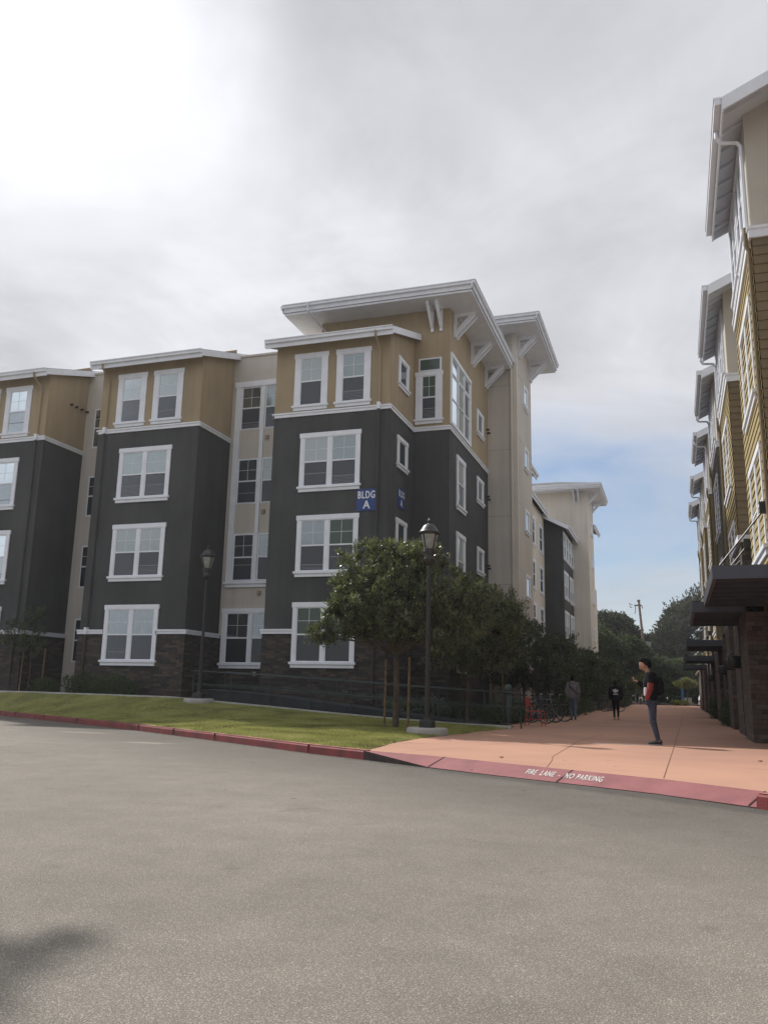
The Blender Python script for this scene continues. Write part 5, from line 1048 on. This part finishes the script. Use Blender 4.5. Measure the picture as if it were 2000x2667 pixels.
def hand(mb, w, d, upv, s=1., curl=.6):
    """w wrist, d direction of the palm, upv = back of hand"""
    w = Vector(w); d = Vector(d).normalized(); u = Vector(upv); u = (u-d*u.dot(d)).normalized(); sd = d.cross(u); pal = w+d*.05
    for q in (-.028, -.009, .010, .028): cap(mb, w+sd*q*.6, w+d*.085+sd*q, .014, .012, 8)
    for q, l in ((-.030, .062), (-.010, .074), (.010, .078), (.030, .070)):
        a = w+d*.088+sd*q; b = a+(d*math.cos(curl)-u*math.sin(curl))*l*.5; e = b+(d*math.cos(curl*2.2)-u*math.sin(curl*2.2))*l*.5; cap(mb, a, b, .0090, .0085, 8); cap(mb, b, e, .0085, .007, 8)
    a = w+d*.025+sd*.034; b = a+(d*.6+sd*.6-u*.5).normalized()*.04; e = b+(d*.9-u*.5).normalized()*.032; cap(mb, a, b, .012, .0105, 8); cap(mb, b, e, .0105, .008, 8)
def shoe(P_, a, toe, name, m, lift=0., sole=None):
    mb = MB(); a = Vector(a); d = Vector(toe).normalized(); s = Vector((d.y, -d.x, 0))
    k = [(-.085, .030, .085), (-.05, .037, .10), (.02, .040, .085), (.09, .046, .062), (.15, .044, .05), (.19, .030, .038)]
    q = Vector((a.x, a.y, 0)); k0 = 0
    for t, w_, h in k:
        c = q+d*t; c.z = lift
        for aa in range(10):
            an = 2*math.pi*aa/10; mb.v.append(tuple(c+s*w_*math.cos(an)+Vector((0, 0, .022+(h if math.sin(an) > 0 else .02)*math.sin(an)))))
    for i in range(len(k)-1):
        for j in range(10): mb.f.append((i*10+j, i*10+(j+1) % 10, (i+1)*10+(j+1) % 10, (i+1)*10+j))
    mb.f.append(tuple(range(9, -1, -1))); mb.f.append(tuple(range(50, 60))); o = mb.build(name, m); o.parent = P_; bm = o
    for p in o.data.polygons: p.use_smooth = True
    if sole:
        mb = MB(); base = [(q+d*t+s*w_*1.08) for t, w_, h in k]+[(q+d*t-s*w_*1.08) for t, w_, h in k[::-1]]
        mb.prism([(v.x, v.y, lift) for v in base][::-1], (0, 0, .026)); so_ = mb.build('sole', sole); so_.parent = o
    return o
SKIN = mat('skin', (.36, .215, .155), .55, .05, 10.); HAIR = mat('black_hair', (.008, .007, .007), .9, .2, 30., .4, 120, spec=.15)
DENIM = mat('blue_denim', (.034, .044, .072), .85, .2, 8., .3, 90); LDENIM = mat('light_denim', (.10, .14, .19), .85, .2, 8., .3, 90)
JKT = mat('black_cloth', (.008, .008, .010), .95, .2, 6., .3, 40, spec=.1); REDS = mat('red_sleeve', (.20, .026, .026), .7, .15, 8., .2, 40); WHS = mat('white_cloth', (.55, .55, .56), .8, .05, 8.); GREYH = mat('grey_hoodie', (.17, .16, .17), .9, .12, 8., .3, 40)
SH1 = mat('dark_shoe', (.03, .03, .035), .6); SOL = mat('grey_sole', (.30, .29, .28), .7); GRN = mat('dark_teal_cloth', (.02, .06, .055), .8)
def place(T, x, y, z, rz): T.location = (x, y, z); T.rotation_euler = (0, 0, rz)
def newperson(label): T = thing('person', label, 'person', (0, 0, 0)); return T
# --- man looking at his phone (built facing +Y, turned to face the left of the picture)
T = newperson('young man in a black jacket with a red sleeve, standing side-on looking at a phone')
b = MB()
loft(b, [(0, .05, .84, .12, .09), (0, .05, .93, .165, .115), (0, .06, 1.05, .15, .105), (0, .06, 1.2, .165, .115), (0, .045, 1.33, .18, .11), (0, .04, 1.41, .15, .085), (0, .05, 1.45, .07, .06)])
for s, fy, kx in ((-1, -.05, -.02), (1, .0, .03)): limb(b, [(s*.09, .04, .90), (s*.095, .03+kx*.5, .49), (s*.09, -.06+fy*.2, .10)], [.088, .056, .038]); cap(b, (s*.09, -.05+fy*.2, .06), (s*.09, .06+fy*.2, .035), .03, .024)
cap(b, (0, .065, 1.42), (0, .115, 1.54), .057, .052)
head(b, (0, .16, 1.612), .52)
limb(b, [(-.19, .03, 1.39), (-.245, .05, 1.13), (-.20, .12, .95)], [.052, .042, .027]); hand(b, (-.195, .115, .945), (.55, -.1, -1), (-1, .1, 0), curl=.4)
limb(b, [(.19, .04, 1.39), (.235, .12, 1.13), (.14, .30, 1.27)], [.052, .042, .027]); hand(b, (.135, .305, 1.275), (-.25, 1, .35), (.5, .1, -1), curl=.75)
union(b, 'body', SKIN, T, .006, 3)
j = MB()
loft(j, [(0, .055, .875, .175, .135), (0, .06, .94, .19, .145), (0, .055, 1.1, .185, .14), (0, .05, 1.25, .20, .145), (0, .035, 1.36, .205, .135), (0, .03, 1.43, .165, .105), (0, .045, 1.475, .08, .075)])
limb(j, [(.18, .035, 1.40), (.24, .12, 1.12), (.145, .29, 1.262)], [.082, .062, .042]); limb(j, [(-.18, .03, 1.40), (-.215, .035, 1.26)], [.085, .078])
union(j, 'jacket', JKT, T, .01, 5)
j = MB(); limb(j, [(-.212, .035, 1.27), (-.255, .05, 1.13), (-.20, .12, .945)], [.073, .062, .044]); union(j, 'sleeve', REDS, T, .008, 3)
j = MB(); loft(j, [(-.075, .128, .99, .105, .058), (-.075, .132, 1.08, .106, .056), (-.08, .138, 1.16, .10, .04)]); union(j, 'jacket_panel', WHS, T, .008, 3)
j = MB(); limb(j, [(-.10, .10, 1.40), (-.11, .165, 1.28), (-.11, .19, 1.16)], [.03, .022, .012]); union(j, 'jacket_trim', GRN, T, .008, 2)
j = MB(); loft(j, [(0, -.11, 1.0, .12, .06), (0, -.14, 1.08, .15, .085), (0, -.14, 1.25, .15, .08), (0, -.11, 1.38, .12, .06)]); union(j, 'backpack', JKT, T, .01, 6)
t = MB(); loft(t, [(0, .045, .80, .16, .115), (0, .045, .88, .178, .135), (0, .05, .96, .16, .12)]); cap(t, (-.15, .10, .90), (-.135, .085, .82), .062, .055)
for s, fy, kx in ((-1, -.05, -.02), (1, .0, .03)): limb(t, [(s*.085, .03, .86), (s*.092, .03+kx*.5, .49), (s*.09, -.05+fy*.2, .12)], [.097, .060, .046])
union(t, 'trousers', DENIM, T, .009, 4)
for s, fy in ((-1, -.01), (1, .0)): shoe(T, (s*.09, -.04+fy, 0), (0, 1, 0), 'shoe', mat('black_shoe', (.015, .015, .017), .8), .0, SOL)
h_ = MB(); hc = Vector((0, .13, 1.65))
for (dx, dy, dz, r_) in ((0, -.02, .03, .088), (.03, .05, .06, .055), (-.03, .05, .06, .055), (0, .085, .045, .042), (0, -.055, -.02, .07), (.045, -.01, 0, .05), (-.045, -.01, 0, .05), (0, -.06, -.06, .045)):
    cap(h_, hc+Vector((dx, dy, dz)), hc+Vector((dx, dy+.01, dz+.005)), r_, r_)
union(h_, 'hair', HAIR, T, .009, 2)
place(T, -.46, 18.72, PZ, math.pi/2)
ph = MB(); q = Vector((.135+.02, .305, 1.33)); a = [(.105, .385, 1.325), (.165, .385, 1.325), (.165, .395, 1.335), (.105, .395, 1.335)]
ph.hexa([(.095, .375, 1.315), (.165, .375, 1.315), (.165, .383, 1.307), (.095, .383, 1.307)], [(.095, .455, 1.41), (.165, .455, 1.41), (.165, .463, 1.402), (.095, .463, 1.402)])
po = ph.build('mobile_phone', BLACK); tag(po, 'small dark phone held up in the hand of the standing man', 'phone'); place(po, -.46, 18.72, PZ, math.pi/2)
# --- walkers seen from behind
def walker(label, x, y, H, top, bot, topn, hood, loose, stride=.13, arm=.0):
    T = newperson(label); k = H/1.72; b = MB()
    loft(b, [(0, 0, .82, .12, .09), (0, 0, .92, .165, .11), (0, .01, 1.05, .14, .10), (0, .02, 1.2, .16, .11), (0, .02, 1.33, .175, .11), (0, .015, 1.40, .14, .08)])
    leg = ((-1, stride, .02, 0), (1, -stride, .0, .03))
    for s, fy, kx, lf in leg: limb(b, [(s*.09, .0, .88), (s*.085, fy*.5+.03, .48), (s*.08, fy-.02, .10+lf)], [.085, .055, .038]); cap(b, (s*.08, fy-.02, .06+lf), (s*.08, fy+.08, .035+lf), .03, .024)
    cap(b, (0, .02, 1.38), (0, .035, 1.49), .055, .05); head(b, (0, .045, 1.58), .12)
    for s, fy in ((-1, -.06), (1, .07)): limb(b, [(s*.19, .01, 1.36), (s*.25, fy*.5-.02, 1.08), (s*.22, fy+.05, .86)], [.05, .04, .026]); hand(b, (s*.22, fy+.055, .85), (0, .15, -1), (s, 0, 0), curl=.4)
    union(b, 'body', SKIN, T, .007, 3); j = MB(); lo = loose
    loft(j, [(0, 0, .86, .155+lo, .12+lo), (0, 0, .92, .17+lo, .13+lo), (0, .01, 1.1, .165+lo, .13+lo), (0, .01, 1.28, .18+lo, .135+lo), (0, .005, 1.38, .165+lo*.6, .105+lo*.5), (0, .01, 1.45, .08, .07)])
    for s, fy in ((-1, -.06), (1, .07)): limb(j, [(s*.175, .01, 1.37), (s*.25, fy*.5-.02, 1.08), (s*.222, fy+.045, .89)], [.078+lo*.4, .064+lo*.4, .047])
    if hood: loft(j, [(0, -.05, 1.36, .11, .06), (0, -.06, 1.43, .12, .08), (0, -.04, 1.50, .09, .06)])
    o = union(j, topn, top, T, .01, 5); t = MB(); loft(t, [(0, 0, .78, .15, .11), (0, 0, .86, .172, .13), (0, 0, .93, .15, .11)])
    for s, fy, kx, lf in leg: limb(t, [(s*.085, .0, .84), (s*.085, fy*.5+.03, .48), (s*.08, fy-.02, .13+lf)], [.10, .068 if bot is not JKT else .06, .054 if bot is not JKT else .043])
    union(t, 'trousers', bot, T, .009, 4)
    for s, fy, kx, lf in leg: shoe(T, (s*.08, fy-.02, 0), (0, 1, 0), 'shoe', SH1 if bot is not JKT else mat('tan_shoe', (.35, .22, .17), .7), lf*.7, SOL)
    h_ = MB(); hc = Vector((0, .03, 1.61))
    for (dx, dy, dz, r_) in ((0, -.015, .02, .088), (0, .04, .05, .06), (0, -.045, -.03, .07), (.04, -.01, -.01, .052), (-.04, -.01, -.01, .052)): cap(h_, hc+Vector((dx, dy, dz)), hc+Vector((dx, dy+.01, dz+.005)), r_, r_)
    union(h_, 'hair', HAIR, T, .009, 2); T.scale = (k, k, k); place(T, x, y, PZ, R(4)); return T
W1 = walker('person in a grey hooded jacket and light jeans walking away, strap across the back', -3.95, 35.3, 1.74, GREYH, LDENIM, 'hoodie', True, .025)
st = MB(); st.tube([(-.17, -.06, 1.38), (-.08, -.165, 1.28), (.08, -.172, 1.12), (.19, -.10, 1.0)], .014, 6); o = st.build('strap', JKT); o.parent = W1
W2 = walker('person in black hooded jacket with a white leaf emblem, walking away in black leggings', -2.42, 37.3, 1.62, JKT, JKT, 'hoodie', True, .055, .05)
em = MB()
def petal(c, a, l, w_):
    d = Vector((math.sin(a), 0, math.cos(a))); s = Vector((d.z, 0, -d.x)); c = Vector(c); em.prism([tuple(c+d*t*l+s*q*w_) for t, q in ((0, 0), (.35, .42), (.65, .5), (1, 0), (.65, -.5), (.35, -.42))][::-1], (0, .004, 0))
yb_ = -.196
for a, l in ((0, .17), (-.8, .17), (.8, .17)): petal((0, yb_, 1.19), a, l, .085)
for i_ in range(2): em.box(-.075, .075, yb_-.001, yb_+.004, 1.165-.022*i_, 1.177-.022*i_)
em.box(-.11, .11, yb_-.001, yb_+.004, 1.09, 1.115); o = em.build('emblem', SW); o.parent = W2

# ------------------------------------------------------------------ air
HZ = bpy.data.materials.new('haze_air'); HZ.use_nodes = True; t = HZ.node_tree; t.nodes.clear()
o_ = t.nodes.new('ShaderNodeOutputMaterial'); v_ = t.nodes.new('ShaderNodeVolumePrincipled'); v_.inputs['Color'].default_value = (.92, .95, 1, 1); v_.inputs['Density'].default_value = .00055; v_.inputs['Anisotropy'].default_value = .35
t.links.new(v_.outputs[0], o_.inputs['Volume'])
tag(MB().box(-905, 905, -505, 1505, ST-1.04, 23).build('haze', HZ), kind='stuff')
# ------------------------------------------------------------------ lift the whole place so that the street lies at z = 0
for o in SC.objects:
    if o.parent is None: o.location.z += -ST
